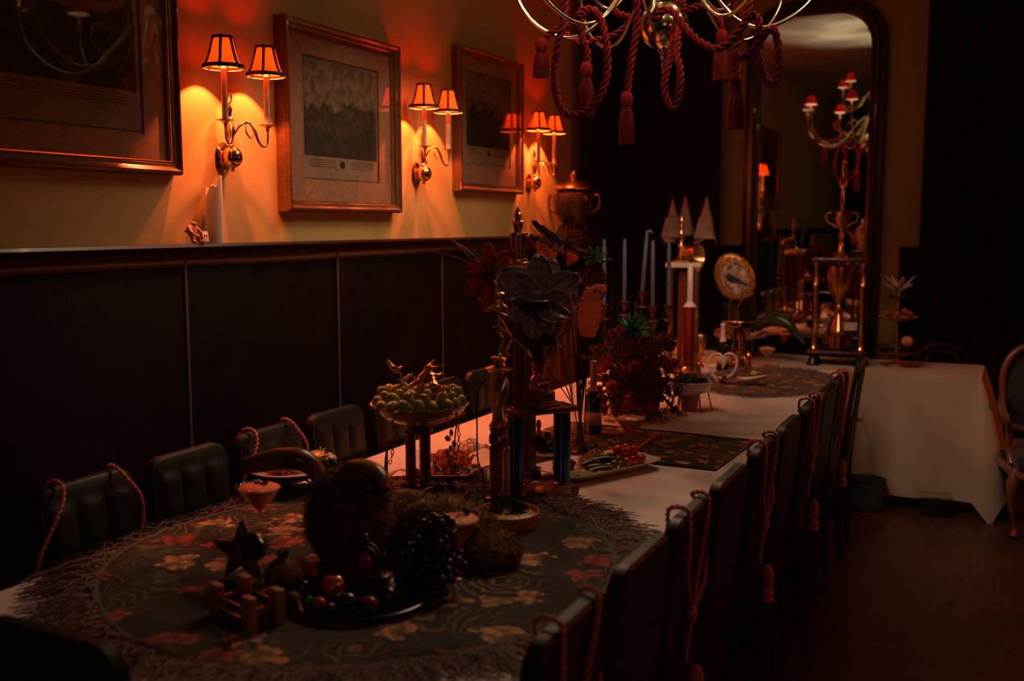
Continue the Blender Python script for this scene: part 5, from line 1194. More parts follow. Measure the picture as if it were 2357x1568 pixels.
# raised plate at the left with citrus, on a dark wire stand
pl = at(668, 1128); t = thing('wire_stand', 'dark iron stand carrying the white plate behind the horns', 'stand', pl)
obj('top_ring', G().tube([(.085*math.cos(a), .085*math.sin(a), .062) for a in [2*PI*i/28 for i in range(28)]], .0035, 6, closed=True), 'iron', t)
for k in range(3): a = k*2.094-.9; obj('leg', G().tube(spline([(.085*math.cos(a), .085*math.sin(a), .062), (.06*math.cos(a), .06*math.sin(a), .035), (.10*math.cos(a), .10*math.sin(a), .004)], .01), .004, 6), 'iron', t)
pz = pl+Vector((0, 0, .067)); plate('oval_plate', 'round white plate of citrus and shrimp behind the left horn', pz, .150, .150, 'porc', 0, .016)
lm = obj('citrus_wedge', G().lathe([(0, -.026), (.018, -.02), (.028, 0), (.018, .02), (0, .026)], 18), 'lemon'); tag(lm, 'orange-yellow citrus half on the raised left plate', 'citrus', 'citrus on the raised plate')
scatter(lm, [pz+Vector((x, y, .038)) for x, y in ((-.035, -.05), (.01, -.06), (-.01, .0), (.05, -.03), (.03, .04))], rr, (.9, 1.2), 3)
sh2 = shp.copy(); COL.objects.link(sh2); tag(sh2, 'curled pale shrimp on the raised left plate', 'shrimp', 'shrimps on the raised plate')
q = random.Random(31); scatter(sh2, [pz+Vector((q.gauss(0, .05), q.gauss(-.03, .045), .022+q.uniform(0, .015))) for _ in range(14)], None, (.8, 1.1), 8)
ol = obj('black_olive', G().ball((0, 0, 0), .010, (1, 1, 1.2), 10), 'bgrape'); tag(ol, 'black olive near the left rim of the raised plate', 'olive', 'olives on the raised plate')
scatter(ol, [pz+Vector((x, y, .022)) for x, y in ((-.09, -.03), (-.085, -.055), (-.07, -.06), (-.10, .0))], rr, (.8, 1.1), 3)
tag(obj('parsley_tuft', parsley(G(), (0, 0, 0), .05, 90, 12, .017, 1.0), 'parsley', loc=P(742, 1066, Y=pz.y+.06), smooth=False, kind='stuff'), 'dark green lettuce tuft on the raised left plate between the horns', 'herb')
tag(obj('bread_roll', G().ball((0, 0, .03), .055, (1.3, 1, .62), 18), 'kraut', loc=pz+Vector((.085, .07, .012))), 'pale bread roll at the back of the raised left plate', 'bread')

def bowl(name, label, loc, r, h, m, fillm, seed, herb='herb', n=160):
    t = thing(name, label, 'bowl', loc)
    obj('bowl_wall', G().open_lathe([(0, .004), (r*.82, .0), (r*.9, .006), (r*.985, h*.35), (r, h), (r*.975, h+.0015), (r*.95, h), (r*.93, h*.4), (r*.8, .012), (0, .01)], 56), m, t, ang=50)
    obj('food_bed', G().lathe([(0, h*.78), (r*.94, h*.72), (r*.7, h*.95), (0, h*1.15)][::-1], 30, ridge=.02, nr=9), fillm, t)
    obj('crumbs', shreds(160, r*.9, h*.45, .008, .0035, seed), fillm, t, loc=(0, 0, h*.72), kind='stuff')
    obj('green_garnish', parsley(G(), (0, .01, h*.9), r*.52, n, seed, .014, 1.4), herb, t, smooth=False, kind='stuff')
    return t
bowl('stoneware_bowl', 'pinkish stoneware bowl of crumbled food topped with a dark herb mound', at(1166, 1212), .108, .054, 'stone', 'kraut', 31)
bowl('stoneware_bowl', 'smaller pink bowl half hidden behind the fur pelt', at(1020, 1162), .085, .045, 'stone', 'beet', 33, 'parsley', 60)
t = thing('serving_spoons', 'wooden spoon handles leaning out of the half hidden pink bowl', 'spoon', at(1050, 1158)); obj('handle', G().tube([(-.03, 0, .035), (.035, .0, .060)], [.004, .006], 8), 'oak', t)
dk = bowl('herb_bowl', 'dark bowl of glossy greens between the blue columns and the vase', at(1255, 1062), .11, .045, 'black', 'dryleaf', 35, 'parsley', 240)
# bowl of puffs behind batter trophy
wh = at(1085, 1052); plate('white_dish', 'white dish of whipped meringue puffs behind the salad plate', wh, .13, .11, 'beet', .4, .02)
mg = obj('meringue_puff', G().lathe([(0, 0), (.026, .002), (.030, .010), (.020, .022), (.022, .028), (.010, .038), (0, .046)], 16, ridge=.18, nr=6), 'waxwhite'); tag(mg, 'pale whipped puff piled in the dish behind the salad', 'meringue', 'meringue puffs behind the salad')
q = random.Random(4); scatter(mg, [wh+Vector((.055*math.cos(a*1.3)*(a % 3)/2, .05*math.sin(a*1.3)*(a % 3)/2, .020+.018*(a % 3 == 0))) for a in range(9)], lambda q, i: (q.uniform(-.5, .5), q.uniform(-.5, .5), i), (.9, 1.2), 1)
# martini-style glasses
martini('dessert_glass', 'stemmed glass of orange granita with mint, left of the headdress', at(600, 1232)+Vector((0, 0, .002)), .150, .158, 'granita')
martini('dessert_glass', 'stemmed glass of orange granita in front of the fur pelt', at(1055, 1336)+Vector((0, 0, .002)), .134, .178, 'granita')
martini('dessert_glass', 'stemmed glass of orange jelly behind the tomatoes', at(1450, 1046), .140, .162, 'jelly')
martini('dessert_glass', 'stemmed glass of red jelly right of the oval plate stand', at(1764, 846), .128, .135, 'jelly', None)
martini('dessert_glass', 'small glass of pale jelly on the far table beside the dark horn', at(1800, 815)+Vector((0, .06, 0)), .128, .15, 'jelly')
# cruet, spoon, lemon next to the third glass
tag(obj('lemon', G().lathe([(0, -.036), (.006, -.033), (.020, -.022), (.026, 0), (.020, .022), (.006, .033), (0, .036)], 18), 'lemon', loc=at(1428, 1008)+Vector((0, 0, .026)), rot=(1.3, 0, .5)), 'yellow lemon behind the jelly glass', 'lemon')
t = thing('ridged_cocoon', 'clear ridged glass cylinder lying beside the jelly glass', 'glass', at(1432, 1026)+Vector((0, 0, .018)), .65); obj('ridged_glass', G().lathe([(.0, -.055)]+[(.016+.002*(i % 2), -.05+.006*i) for i in range(17)]+[(0, .05)], 18, rot=E_(0, PI/2)), 'clear', t); obj('cork', G().lathe([(0, .045), (.014, .046), (.014, .066), (0, .067)], 14, rot=E_(0, -PI/2)), 'oak', t)
ws = at(1470, 1035); we = at(1520, 1002); t = thing('wooden_spoon', 'plain wooden spoon handle lying across behind the tomatoes', 'spoon', ws+Vector((0, 0, .010))); dd = we-ws
obj('spoon_handle', G().tube([(-dd*.6), dd*.2, dd*1.0], [.006, .0075, .009], 10), 'oak', t); obj('spoon_bowl', G().ball(-dd*.75, .022, (1.3, .8, .35), 14, E_(0, 0, math.atan2(dd.y, dd.x))), 'oak', t)

# ------------------------------------------------ horned headdress, fur pelt, grapes and trinkets
hb = at(795, 1300); sc = F/((hb-Vector((0, 0, HC))).dot(FW))
def H(u, v, dy=0): p = P(u, v, Y=hb.y+dy); return p-hb
def lump(g, c, r, sc_, seed, n=36, amp=.16):
    o = len(g.v); g.ball(c, r, sc_, n); c = Vector(c)
    for i in range(o, len(g.v)):
        p = Vector(g.v[i]); d = p-c; k = 1+amp*nz(d.x*14+seed, d.y*14, d.z*14)+amp*.5*nz(d.x*40+seed, d.y*40, d.z*40); q_ = c+d*k; g.v[i] = (q_.x, q_.y, max(q_.z, -hb.z+TT+.0))
def hair(c, r, sc_, n, seed, L_=.02, w=.0009, zmin=0):
    q = random.Random(seed); g = G(); c = Vector(c)
    for _ in range(n):
        d = Vector((q.gauss(0, 1), q.gauss(0, 1), q.gauss(0, 1))).normalized(); s = Vector((d.x*sc_[0], d.y*sc_[1], d.z*sc_[2]))*r*(1+.12*nz(d.x*3, d.y*3, d.z*3)); p = c+s
        if p.z < zmin: continue
        t_ = Vector((q.gauss(0, .5), q.gauss(0, .5), q.gauss(-.6, .4))); e = (d*.8+t_).normalized()*L_*q.uniform(.5, 1.3); sd = d.cross(e).normalized()*w if d.cross(e).length > 1e-6 else Vector((w, 0, 0))
        o = len(g.v); m_ = p+e*.5+d*.003; g.v += [tuple(p-sd), tuple(p+sd), tuple(m_+sd*.8), tuple(m_-sd*.8), tuple(p+e)]; g.f += [(o, o+1, o+2, o+3), (o+3, o+2, o+4)]
    return g
t = thing('horned_headdress', 'tall brown fur headdress with two curved polished horns on the oval tapestry', 'headdress', hb, 0)
g = G(); lump(g, (0, .02, .135), .135, (.93, .80, 1.0), 1); lump(g, (.015, .03, .22), .085, (1.25, .8, .72), 2); obj('fur_body', g, 'fur', t)
obj('fur_hair', hair((0, .02, .135), .137, (.93, .80, 1.0), 9000, 3), 'fur', t, smooth=False, kind='stuff'); obj('crown_hair', hair((.015, .03, .22), .088, (1.25, .8, .72), 4500, 4), 'fur', t, smooth=False, kind='stuff')
h1 = [H(742, 1118), H(722, 1078), H(690, 1058, -.02), H(640, 1057, -.04), H(598, 1066, -.05), H(562, 1073, -.06)]
g = G().tube(spline(h1, .01), [.020, .029, .034, .033, .029, .024], 18)
obj('horn', g, 'horn', t); obj('horn_hollow', G().ball(h1[-1]+Vector((-.004, 0, 0)), .017, (.35, 1, 1), 14), 'black', t)
h2 = [H(782, 1140), H(790, 1110, -.01), H(812, 1086, -.02), H(846, 1086, -.03), H(872, 1102, -.05), H(876, 1128, -.07)]
obj('horn', G().tube(spline(h2, .01), [.024, .031, .034, .034, .031, .026], 18), 'horn', t); obj('horn_hollow', G().ball(h2[-1]+Vector((0, -.004, -.006)), .020, (1, 1, .4), 14), 'black', t)
fp = at(985, 1300)+Vector((0, .10, 0)); hb2 = hb; t = thing('fur_pelt', 'rolled coarse brown fur pelt lying right of the horned headdress', 'fur', fp); hb = fp
g = G(); lump(g, (-.02, 0, .085), .15, (1.25, .75, .60), 5); lump(g, (.15, -.02, .045), .09, (1.1, 1.0, .62), 6); lump(g, (-.14, .02, .10), .10, (1, .9, .75), 8); obj('fur_body', g, 'fur', t)
obj('fur_hair', hair((-.02, 0, .085), .152, (1.25, .75, .60), 9000, 6, .018), 'fur', t, smooth=False, kind='stuff'); obj('edge_hair', hair((.15, -.02, .045), .092, (1.1, 1.0, .62), 4500, 7, .018), 'fur', t, smooth=False, kind='stuff')
hb = hb2
# black grapes spilling over the front
bc = at(968, 1392); t = thing('grape_bunch', 'glossy bunch of black grapes spilling in front of the fur pelt', 'grapes', bc); q = random.Random(2); gp = None
sp_ = []
for i in range(150):
    for _ in range(60):
        z = q.uniform(.012, .20); w = .075*(1-abs(z-.08)/.20); p = Vector((q.uniform(-1, 1)*w*1.05+.0-z*.10, q.uniform(-.5, 1)*w+z*.55, z))
        if all((p-o).length > .0195 for o in sp_): sp_.append(p); break
for i, p in enumerate(sp_):
    if gp is None: gp = obj('grape', G().ball((0, 0, 0), .0125, (1, 1, 1.1), 12), 'bgrape', t, loc=p)
    else: c = gp.copy(); COL.objects.link(c); c.location = p; c.scale = [q.uniform(.85, 1.1)]*3
obj('grape_stem', G().tube(spline([(0, .12, .20), (.0, .06, .12), (0, .01, .06)], .02), .003, 6), 'twig', t)
# filigree ring ornament with a red stone
oc = P(843, 1292, Y=at(843, 1345).y-.01); t = thing('filigree_ornament', 'beaded round filigree ornament with a glowing red stone against the fur', 'ornament', Vector((oc.x, oc.y, TT)), .1); zz = oc.z-TT
obj('stand', G().box((0, .012, .018), (.13, .05, .036), bev=.004), 'cherry', t)
g = G()
for R_, n in ((.047, 44), (.034, 34)):
    for i in range(n): a = 2*PI*i/n; g.ball((R_*math.cos(a), 0, zz+R_*1.05*math.sin(a)), .0028, n=6)
for sx in (-1, 1):
    for i in range(26): q_ = i/25; g.ball((sx*(.052+.012*math.sin(PI*q_)), .002, .04+q_*(zz-.01)), .0028, n=6)
for i in range(22): g.ball((-.055+.005*i, -.012, .040), .0028, n=6)
obj('beaded_wire', g, 'olive', t, kind='stuff')
for R_, rw_ in ((.050, .004), (.037, .0035)): obj('ring', G().tube([(R_*math.cos(a), 0, zz+R_*1.05*math.sin(a)) for a in [2*PI*i/40 for i in range(40)]], rw_, 8, closed=True), 'olive', t)
obj('red_stone', G().ball((0, -.002, zz), .022, (1, .5, 1.15), 18), 'redgem', t); obj('top_knob', G().lathe([(.006, 0), (.010, .008), (.004, .016), (.006, .022), (0, .026)], 12, (0, 0, zz+.053)), 'olive', t)
obj('backplate', G().lathe([(0, -.003), (.046, -.003), (.046, .003), (0, .003)], 30, (0, .012, zz), E_(PI/2)), 'black', t)
# dark tray, fruits, red ornament
tag(obj('round_tray', G().open_lathe([(0, .002), (.17, .0), (.185, .010), (.192, .022), (.188, .024), (.18, .014), (.165, .006), (0, .006)], 64), 'black', loc=at(815, 1392)+Vector((0, .03, .003)), ang=50), 'low round black tray under the trinkets in front of the headdress', 'tray')
def trinket(name, label, cat, u, v, z, r, sc_, m, n=20): return tag(obj(name, G().ball((0, 0, 0), r, sc_, n), m, loc=P(u, v, Z=TT+z)), label, cat)
fr = thing('pomegranate', 'large dull brown pomegranate left of the red glass ornament', 'fruit', P(652, 1322, Z=TT+.055)); g = G().ball((0, 0, 0), .05, (1.05, 1, .9), 24); obj('fruit_body', g, 'fur', fr); obj('calyx', G().lathe([(.010, .04), (.012, .052), (.017, .062), (.012, .058), (.0, .05)], 12, ridge=.25, nr=6), 'twig', fr)
t = thing('glass_bauble', 'shiny red glass bauble with stripes, lit in front of the fur', 'ornament', P(765, 1350, Z=TT+.05)); obj('bauble', G().ball((0, 0, 0), .028, (1.1, 1, 1), 24, E_(.4, .5)), 'redgem', t); obj('gilt_cap', G().lathe([(.011, 0), (.014, .004), (.014, .012), (.008, .015)], 16, (.020, -.008, .015), E_(.4, .9)), 'gold', t)
obj('band', G().tube([(.030*math.cos(a), .026*math.sin(a), -.004) for a in [2*PI*i/30 for i in range(30)]], .004, 6, closed=True), 'redfoil', t)
q = random.Random(14)
for k, (u, v, z, r, m, lab, nm, cat) in enumerate(((722, 1318, .06, .012, 'redgem', 'tiny red glass berry highest of the trinkets', 'glass_berry', 'ornament'), (747, 1262, .05, .011, 'redgem', 'tiny red glass berry against the fur of the headdress', 'glass_berry', 'ornament'), (712, 1380, .03, .010, 'greengem', 'tiny green glass bead on the black tray', 'glass_berry', 'bead'), (736, 1390, .03, .018, 'berry', 'small dull red crab apple on the black tray', 'crab_apple', 'fruit'), (698, 1352, .03, .022, 'bgrape', 'dark plum left of the red bauble', 'plum', 'fruit'), (800, 1385, .03, .026, 'bgrape', 'dark plum on the tray below the red bauble', 'plum', 'fruit'), (850, 1392, .028, .024, 'beet', 'dark red plum on the tray below the filigree ornament', 'plum', 'fruit'), (895, 1372, .03, .026, 'bgrape', 'black plum between the ornament and the black grapes', 'plum', 'fruit'), (760, 1402, .022, .018, 'bgrape', 'small black plum at the front of the tray', 'plum', 'fruit'), (675, 1378, .022, .020, 'dryleaf', 'small brown fig at the left edge of the tray', 'fig', 'fruit'))):
    trinket(nm, lab, cat, u, v, z, r, (1, 1, .92), m, 16)
spray('loose dark foliage and thin wires trailing over the black tray', 830, 1380, P(830, 1380, Z=TT+.02).y, [(872, 1345), (880, 1352), (878, 1420), (940, 1415), (780, 1420), (700, 1412), (915, 1400)], 'twig', 21, .002, 'branch', 'twigs')
# star trophy with round medal
sb = at(560, 1352); sy = sb.y; t = thing('star_trophy', 'dark star-shaped trophy with a round medal disc at its shoulder', 'trophy', sb, .25)
pts = []; 
for i in range(10): a = PI/2+PI*i/5; R_ = .088 if i % 2 == 0 else .036; pts.append((R_*math.cos(a), R_*math.sin(a)+.098))
g = G().prism(pts, -.010, .010, Mz); o = obj('star', g, 'black', t, smooth=False)
gg = G(); n = 10
for sgn in (1,):
    vs = [(0, -.024, .098)]+[(x, -.0105, z) for x, z in pts]; gg.add(vs, [(0, 1+i, 1+(i+1) % n) for i in range(n)])
obj('star_facets', gg, 'cherry', t, smooth=False)
obj('medal_rim', G().lathe([(.036, -.007), (.040, -.005), (.040, .005), (.036, .007)], 36, (.045, -.032, .125), E_(PI/2), cap=False), 'brass', t); obj('medal_disc', G().lathe([(0, -.004), (.0365, -.004), (.0365, .004), (0, .004)], 36, (.045, -.031, .125), E_(PI/2)), 'black', t)
obj('base_block', G().box((0, 0, .011), (.12, .06, .022), bev=.003), 'marble', t)
# little wooden sleigh / bench
wb0 = at(550, 1450); t = thing('wooden_cradle', 'small wooden cradle with square corner posts at the front of the tapestry', 'ornament', wb0+Vector((0, .03, 0)), -.28)
for x in (-.085, .055):
    for y in (-.03, .05): obj('corner_post', G().box((x, y, .048), (.040, .022, .094), bev=.003), 'oak', t)
for y in (-.03, .05):
    for z in (.028, .058): obj('side_rail', G().box((-.015, y, z), (.11, .010, .014), bev=.002), 'cherry', t)
for x in (-.085, .055): obj('end_board', G().box((x, .01, .04), (.012, .06, .04), bev=.002), 'cherry', t)
obj('bottom_board', G().box((-.015, .01, .018), (.14, .07, .008)), 'cherry', t)
tag(obj('poker_stick', G().tube([(0, 0, .03), (.05, .02, .018), (.10, -.03, .008)], [.004, .004, .006], 8), 'oak', loc=at(640, 1398)), 'thin wooden stick with a red tip pointing right from the cradle', 'stick')
tag(obj('baton', G().tube([(0, 0, .105), (.028, -.01, .075)], [.0045, .0045], 8), 'oak', loc=at(530, 1335)), 'short reddish stick leaning behind the star trophy', 'stick')
# ------------------------------------------------ far end of the long table
wd = at(1580, 948)+Vector((0, .05, 0)); t = thing('wire_leg_bowl', 'pale oval bowl standing on tall splayed wire legs right of the dried bouquet', 'bowl', wd)
zb = P(1580, 902, Y=wd.y).z-TT; zr = P(1580, 876, Y=wd.y).z-TT
obj('bowl_wall', G().open_lathe([(0, zb+.004), (.085, zb), (.105, zb+.012), (.118, zr), (.114, zr+.002), (.11, zr), (.098, zb+.016), (0, zb+.01)], 48), 'porc', t, ang=50)
for k in range(6): a = 2*PI*k/6+.3; obj('wire_leg', G().tube([(.095*math.cos(a), .095*math.sin(a), zb+.006), (.118*math.cos(a), .118*math.sin(a), .004)], .0035, 6), 'iron', t)
obj('amber_glass', G().open_lathe([(0, .004), (.042, .004), (.05, zb*.5), (.055, zb-.01), (.052, zb-.01), (.04, .012), (0, .012)], 28), mat('amber_glass_wall', (.45, .12, .05), .1, ns=9, alpha=.7, coat=.4), t)
obj('green_filling', parsley(G(), (0, 0, zr-.01), .10, 200, 71, .016, .45), 'parsley', t, smooth=False, kind='stuff')
t = thing('tea_candle', 'small gilt candle cup under the wire-legged bowl', 'candle', wd+Vector((.01, -.135, 0))); obj('metal_cup', G().open_lathe([(0, .002), (.02, .002), (.022, .016), (.02, .016), (.018, .005), (0, .005)], 24), 'gold', t)
# swan dish
sw = at(1695, 885); t = thing('swan_dish', 'white porcelain swan dish with two necks curled into a heart', 'dish', sw, .0)
def swb(a, r, z): c = math.cos(a); return (r*(1+.55*max(0, c)**4), z+(.030*max(0, c)**3*(r/.12)**2))
obj('leaf_body', G().open_lathe([(0, .006), (.06, .0), (.085, .010), (.115, .032), (.120, .038), (.113, .036), (.08, .018), (0, .012)], 56, sx=1, sy=.62, wob=swb), 'porc', t, ang=60)
def neck(pxs, nm):
    pts = [P(u, v, Y=sw.y)-sw for u, v in pxs]
    o = obj('swan_neck', G().tube(spline(pts, .006), [.011, .010, .009, .008, .007, .008, .006], 12), 'porc', t); return o
neck([(1655, 882), (1640, 862), (1630, 838), (1640, 818), (1658, 816), (1668, 835), (1662, 848)], 0)
neck([(1665, 878), (1685, 862), (1696, 840), (1692, 820), (1675, 814), (1664, 826), (1663, 838)], 1)
obj('salad_filling', parsley(G(), (-.05, 0, .03), .045, 60, 5, .012, .4), 'parsley', t, smooth=False, kind='stuff')
obj('diced_filling', shreds(120, .06, .018, .012, .004, 6), 'salmon', t, loc=(-.01, -.01, .022), kind='stuff')
tag(obj('lemon_wedge', G().ball((0, 0, 0), .022, (1, .7, .9), 14), 'lemon', loc=at(1733, 872)+Vector((0, .02, .030))), 'small bright yellow lemon wedge on the swan dish rim', 'lemon')
# tall gilt trophy with marble slab and finial, round sphere clock beside it
Y1 = 6.55; bx = P(1570, 850, Y=Y1).x
def z1(v, u=1565): return P(u, v, Y=Y1).z-TT
t = thing('gilt_trophy', 'tall gilt post trophy with a pale slab top and slender finial', 'trophy', (bx, Y1, TT), .2)
obj('base_block', G().box((0, 0, .025), (.24, .18, .05), bev=.006), 'cherry', t)
for x, y in ((-.085, -.05), (.085, -.05), (-.085, .05), (.085, .05)):
    top = z1(618); obj('gilt_post', G().lathe([(.012, .05), (.016, .06), (.012, .075), (.012, top*.5-.02), (.018, top*.5), (.012, top*.5+.02), (.012, top-.03), (.018, top-.015), (.014, top)], 16, (x, y, 0)), 'gold', t)
obj('marble_slab', G().box((0, 0, z1(610)), (.23, .16, .03), bev=.006), 'wax', t)
obj('finial', G().lathe([(.05, z1(606)), (.055, z1(600)), (.020, z1(590)), (.012, z1(575)), (.026, z1(567)), (.012, z1(560)), (.010, z1(545)), (.020, z1(538)), (.009, z1(530)), (.020, z1(522)), (.008, z1(515)), (.016, z1(508)), (.003, z1(498))], 18, (-.02, 0, 0)), 'gold', t)
obj('red_column', G().lathe([(.034, .05), (.034, z1(625))], 24, ridge=.05, nr=10), 'redpil', t)
Y2 = 6.35; bx2 = P(1585, 850, Y=Y2).x
def z2(v, u=1585): return P(u, v, Y=Y2).z-TT
t = thing('candle_column', 'red fluted column holder carrying a white taper', 'candle holder', (bx2, Y2, TT))
obj('round_foot', G().lathe([(0, 0), (.09, 0), (.10, .012), (.075, .03), (.08, .045), (.05, .06), (.04, .07)], 30), 'copper', t)
obj('fluted_column', G().lathe([(.04, .065), (.035, .08), (.035, z2(712)), (.042, z2(708))], 30, ridge=.06, nr=12), 'redfoil', t)
obj('wax_collar', G().lathe([(.042, z2(706)), (.034, z2(701)), (.020, z2(695))], 24), 'waxwhite', t)
t2 = thing('taper_candle', 'thick white taper standing on the red fluted column', 'candle', (bx2, Y2, TT+z2(697)))
obj('wax_taper', G().lathe([(0, 0), (.022, .0), (.019, .02), (.018, z2(612)-z2(697)), (.010, z2(608)-z2(697)), (0, z2(607)-z2(697))], 18), 'waxwhite', t2)
obj('wick', G().tube([(0, 0, z2(609)-z2(697)), (.002, 0, z2(603)-z2(697))], .0015, 5), 'ink', t2)
Y3 = 6.75; c3 = P(1590, 590, Y=Y3)
t = thing('round_cup', 'shiny gilt cup lying sideways high behind the white taper', 'trophy', (c3.x, Y3, TT)); zz = c3.z-TT
obj('stand_post', G().lathe([(.08, 0), (.08, .02), (.03, .04), (.018, .06), (.018, zz-.10), (.03, zz-.085), (.012, zz-.07)], 22), 'bronze', t)
obj('cup_bell', G().lathe([(0, -.085), (.04, -.08), (.075, -.05), (.085, 0), (.082, .045), (.088, .06), (.080, .062), (.07, .03), (0, -.03)], 32, (0, 0, zz), E_(0, PI/2-.1, -.2)), 'gold', t)
obj('cup_socket', G().ball((0, 0, zz-.075), .022, n=14), 'bronze', t)
# pointed napkins in a tall stand near the mirror
Y4 = 7.45; b4 = P(1588, 800, Y=Y4)
t = thing('napkin_stand', 'tall black stand holding three pointed napkins in front of the curtain', 'stand', (b4.x, Y4, TT))
def z4(v): return P(1588, v, Y=Y4).z-TT
obj('foot', G().lathe([(0, 0), (.10, 0), (.10, .015), (.03, .03), (.016, .05), (.016, z4(575)), (.03, z4(568)), (0, z4(567))], 24), 'black', t)
obj('top_tray', G().lathe([(0, z4(566)), (.16, z4(564)), (.17, z4(560)), (.15, z4(561)), (0, z4(563))], 30), 'black', t)
for k, (u, v0, v1, w, lab) in enumerate(((1547, 552, 458, .072, 'leftmost of the three pointed napkins, leaning slightly'), (1576, 548, 450, .070, 'middle of the three pointed napkins, dim and tall'), (1625, 556, 452, .080, 'rightmost and palest of the three pointed napkins'))):
    yy = Y4+(.02, .08, -.03)[k]; c = P(u, v0, Y=yy); h = P(u, v1, Y=yy).z-c.z; t = thing('pointed_napkin', lab, 'napkin', c)
    obj('folded_cone', G().open_lathe([(w, 0), (w*.98, .01), (w*.62, h*.42), (w*.22, h*.8), (.002, h)], 28, wob=lambda a, r, z: (r*(1+.12*math.cos(3*a+k)), z+.025*math.cos(2*a+k)*(z < .02))), 'napkin', t, thick=.004)
    obj('fold_flap', G().grid(lambda u_, v_: (-w*.9+2*w*.9*u_*(1-v_*.8)+w*.3*v_, -w*(1-.75*v_)-.004, .02+h*.5*v_*(1-.3*u_)), 6, 8), 'napkin', t, thick=.003)
# black drum pedestal, wire easel and the oval painted plate
Y5 = 6.9; b5 = P(1697, 860, Y=Y5)
def z5(v, u=1697): return P(u, v, Y=Y5).z-TT
t = thing('drum_pedestal', 'tall dark pedestal with gilt-rimmed black drum under the oval plate', 'stand', (b5.x, Y5, TT))
obj('foot', G().lathe([(0, 0), (.10, 0), (.105, .012), (.06, .03), (.035, .05), (.03, .07)], 28), 'bronze', t)
for sx in (-.03, .03): obj('turned_post', G().lathe([(.018, .05), (.026, .07), (.014, .10), (.022, .14), (.014, .17), (.024, .22), (.014, .26), (.020, .30), (.013, z5(775)), (.022, z5(765))], 20, (sx, 0, 0)), 'brass', t)
obj('black_drum', G().lathe([(.04, z5(768)), (.11, z5(752)), (.122, z5(735)), (.118, z5(700)), (.124, z5(697)), (0, z5(697))], 36), 'black', t)
obj('gilt_band', G().tube([(.121*math.cos(a), .121*math.sin(a), z5(738)) for a in [2*PI*i/44 for i in range(44)]], .005, 6, closed=True), 'gold', t)
t = thing('plate_easel', 'thin gilt wire easel with hanging legs holding up the oval plate', 'easel', (b5.x, Y5-.01, TT))
for sx in (-.03, .03): obj('easel_wire', G().tube(spline([(sx, -.125, z5(742)), (sx, -.13, z5(700)), (sx*1.2, -.07, z5(690)), (sx*1.2, -.05, z5(640))], .02), .004, 6), 'gold', t)
obj('easel_ring', G().tube([(.045*math.cos(a), -.128, z5(742)+.02*math.sin(a)) for a in [2*PI*i/20 for i in range(20)]], .004, 6, closed=True), 'gold', t)
oc = P(1691, 640, Y=Y5-.08); t = thing('oval_plate', 'oval gilt-bordered plate with a painted scene tilted on the easel', 'plate', oc); t.rotation_euler = (.12, -.40, .1)
rx, rz_ = .130, .172
pr_ = obj('plate_rim', G().lathe([(.66, .004), (.69, .0), (.82, -.012), (.97, -.016), (1.0, -.010), (.98, -.002), (.8, .004), (.66, .010)], 56, rot=E_(PI/2), cap=False), 'plate_rim', t)
pr_.scale = (rx, .9, rz_)
pr_ = obj('painted_centre', G().lathe([(0, .0), (.68, .0), (.68, .006), (0, .006)], 44, rot=E_(PI/2)), 'picture', t); pr_.scale = (rx, .9, rz_)
obj('dark_bird_motif', G().prism([(-.055, .03), (-.02, .045), (.0, .01), (.03, -.02), (.05, -.07), (.01, -.045), (-.02, -.03), (-.045, -.01)], .004, .0065, Mz), 'ink', t, smooth=False)
# plates of food on the far table, horn, salt shakers
p6 = at(1705, 790)+Vector((0, .25, 0)); p6.y = min(p6.y, 7.55)
t = thing('cake_stand', 'white raised dish of food behind the dark pedestal on the far table', 'dish', (P(1705, 775, Y=7.5).x, 7.5, TT)); zt6 = P(1705, 775, Y=7.5).z-TT
obj('dish', G().open_lathe([(0, zt6-.01), (.10, zt6-.012), (.19, zt6+.006), (.195, zt6+.012), (.185, zt6+.010), (.1, zt6-.004), (0, zt6-.003)], 44), 'porc', t, ang=50); obj('stem_foot', G().lathe([(.07, 0), (.07, .006), (.02, .02), (.016, max(.03, zt6-.02)), (.05, zt6-.012)], 24), 'porc', t)
q = random.Random(44); s3 = shp.copy(); COL.objects.link(s3); tag(s3, 'curled shrimp on the raised white dish at the far table', 'shrimp', 'shrimps on the far raised dish')
scatter(s3, [Vector((t.location.x+q.uniform(-.16, .16), 7.5+q.uniform(-.12, .1), TT+zt6+.02)) for _ in range(16)], None, (1.2, 1.7), 8)
h7 = [P(1742, 742, Y=7.35), P(1775, 733, Y=7.32), P(1812, 745, Y=7.28), P(1836, 772, Y=7.26), P(1852, 792, Y=7.25)]; o7 = h7[0].copy()
t = thing('drinking_horn', 'long dark curved horn with green sheen on the far table', 'horn', o7); obj('horn_body', G().tube(spline([p-o7 for p in h7], .015), [.062, .060, .050, .035, .022, .008], 20), 'horng', t); obj('rim_band', G().tube([(0, .060*math.cos(a), .060*math.sin(a)) for a in [2*PI*i/30 for i in range(30)]], .006, 6, closed=True), 'bronze', t)
for k, (u, v, lab, m) in enumerate(((1703, 845, 'clear salt shaker with a metal cap below the drum pedestal', 'clear'), (1722, 862, 'gilt pepper grinder with a turned body below the oval plate', 'gold'))):
    s_ = at(u, v); t = thing('shaker', lab, 'shaker', s_)
    obj('shaker_body', G().lathe([(0, 0), (.024, 0), (.026, .01), (.018, .04), (.022, .06), (.016, .09), (.018, .10)], 20), m, t); obj('shaker_cap', G().lathe([(.018, .10), (.022, .108), (.019, .13), (.008, .142), (.010, .15), (0, .156)], 20), 'brass', t)
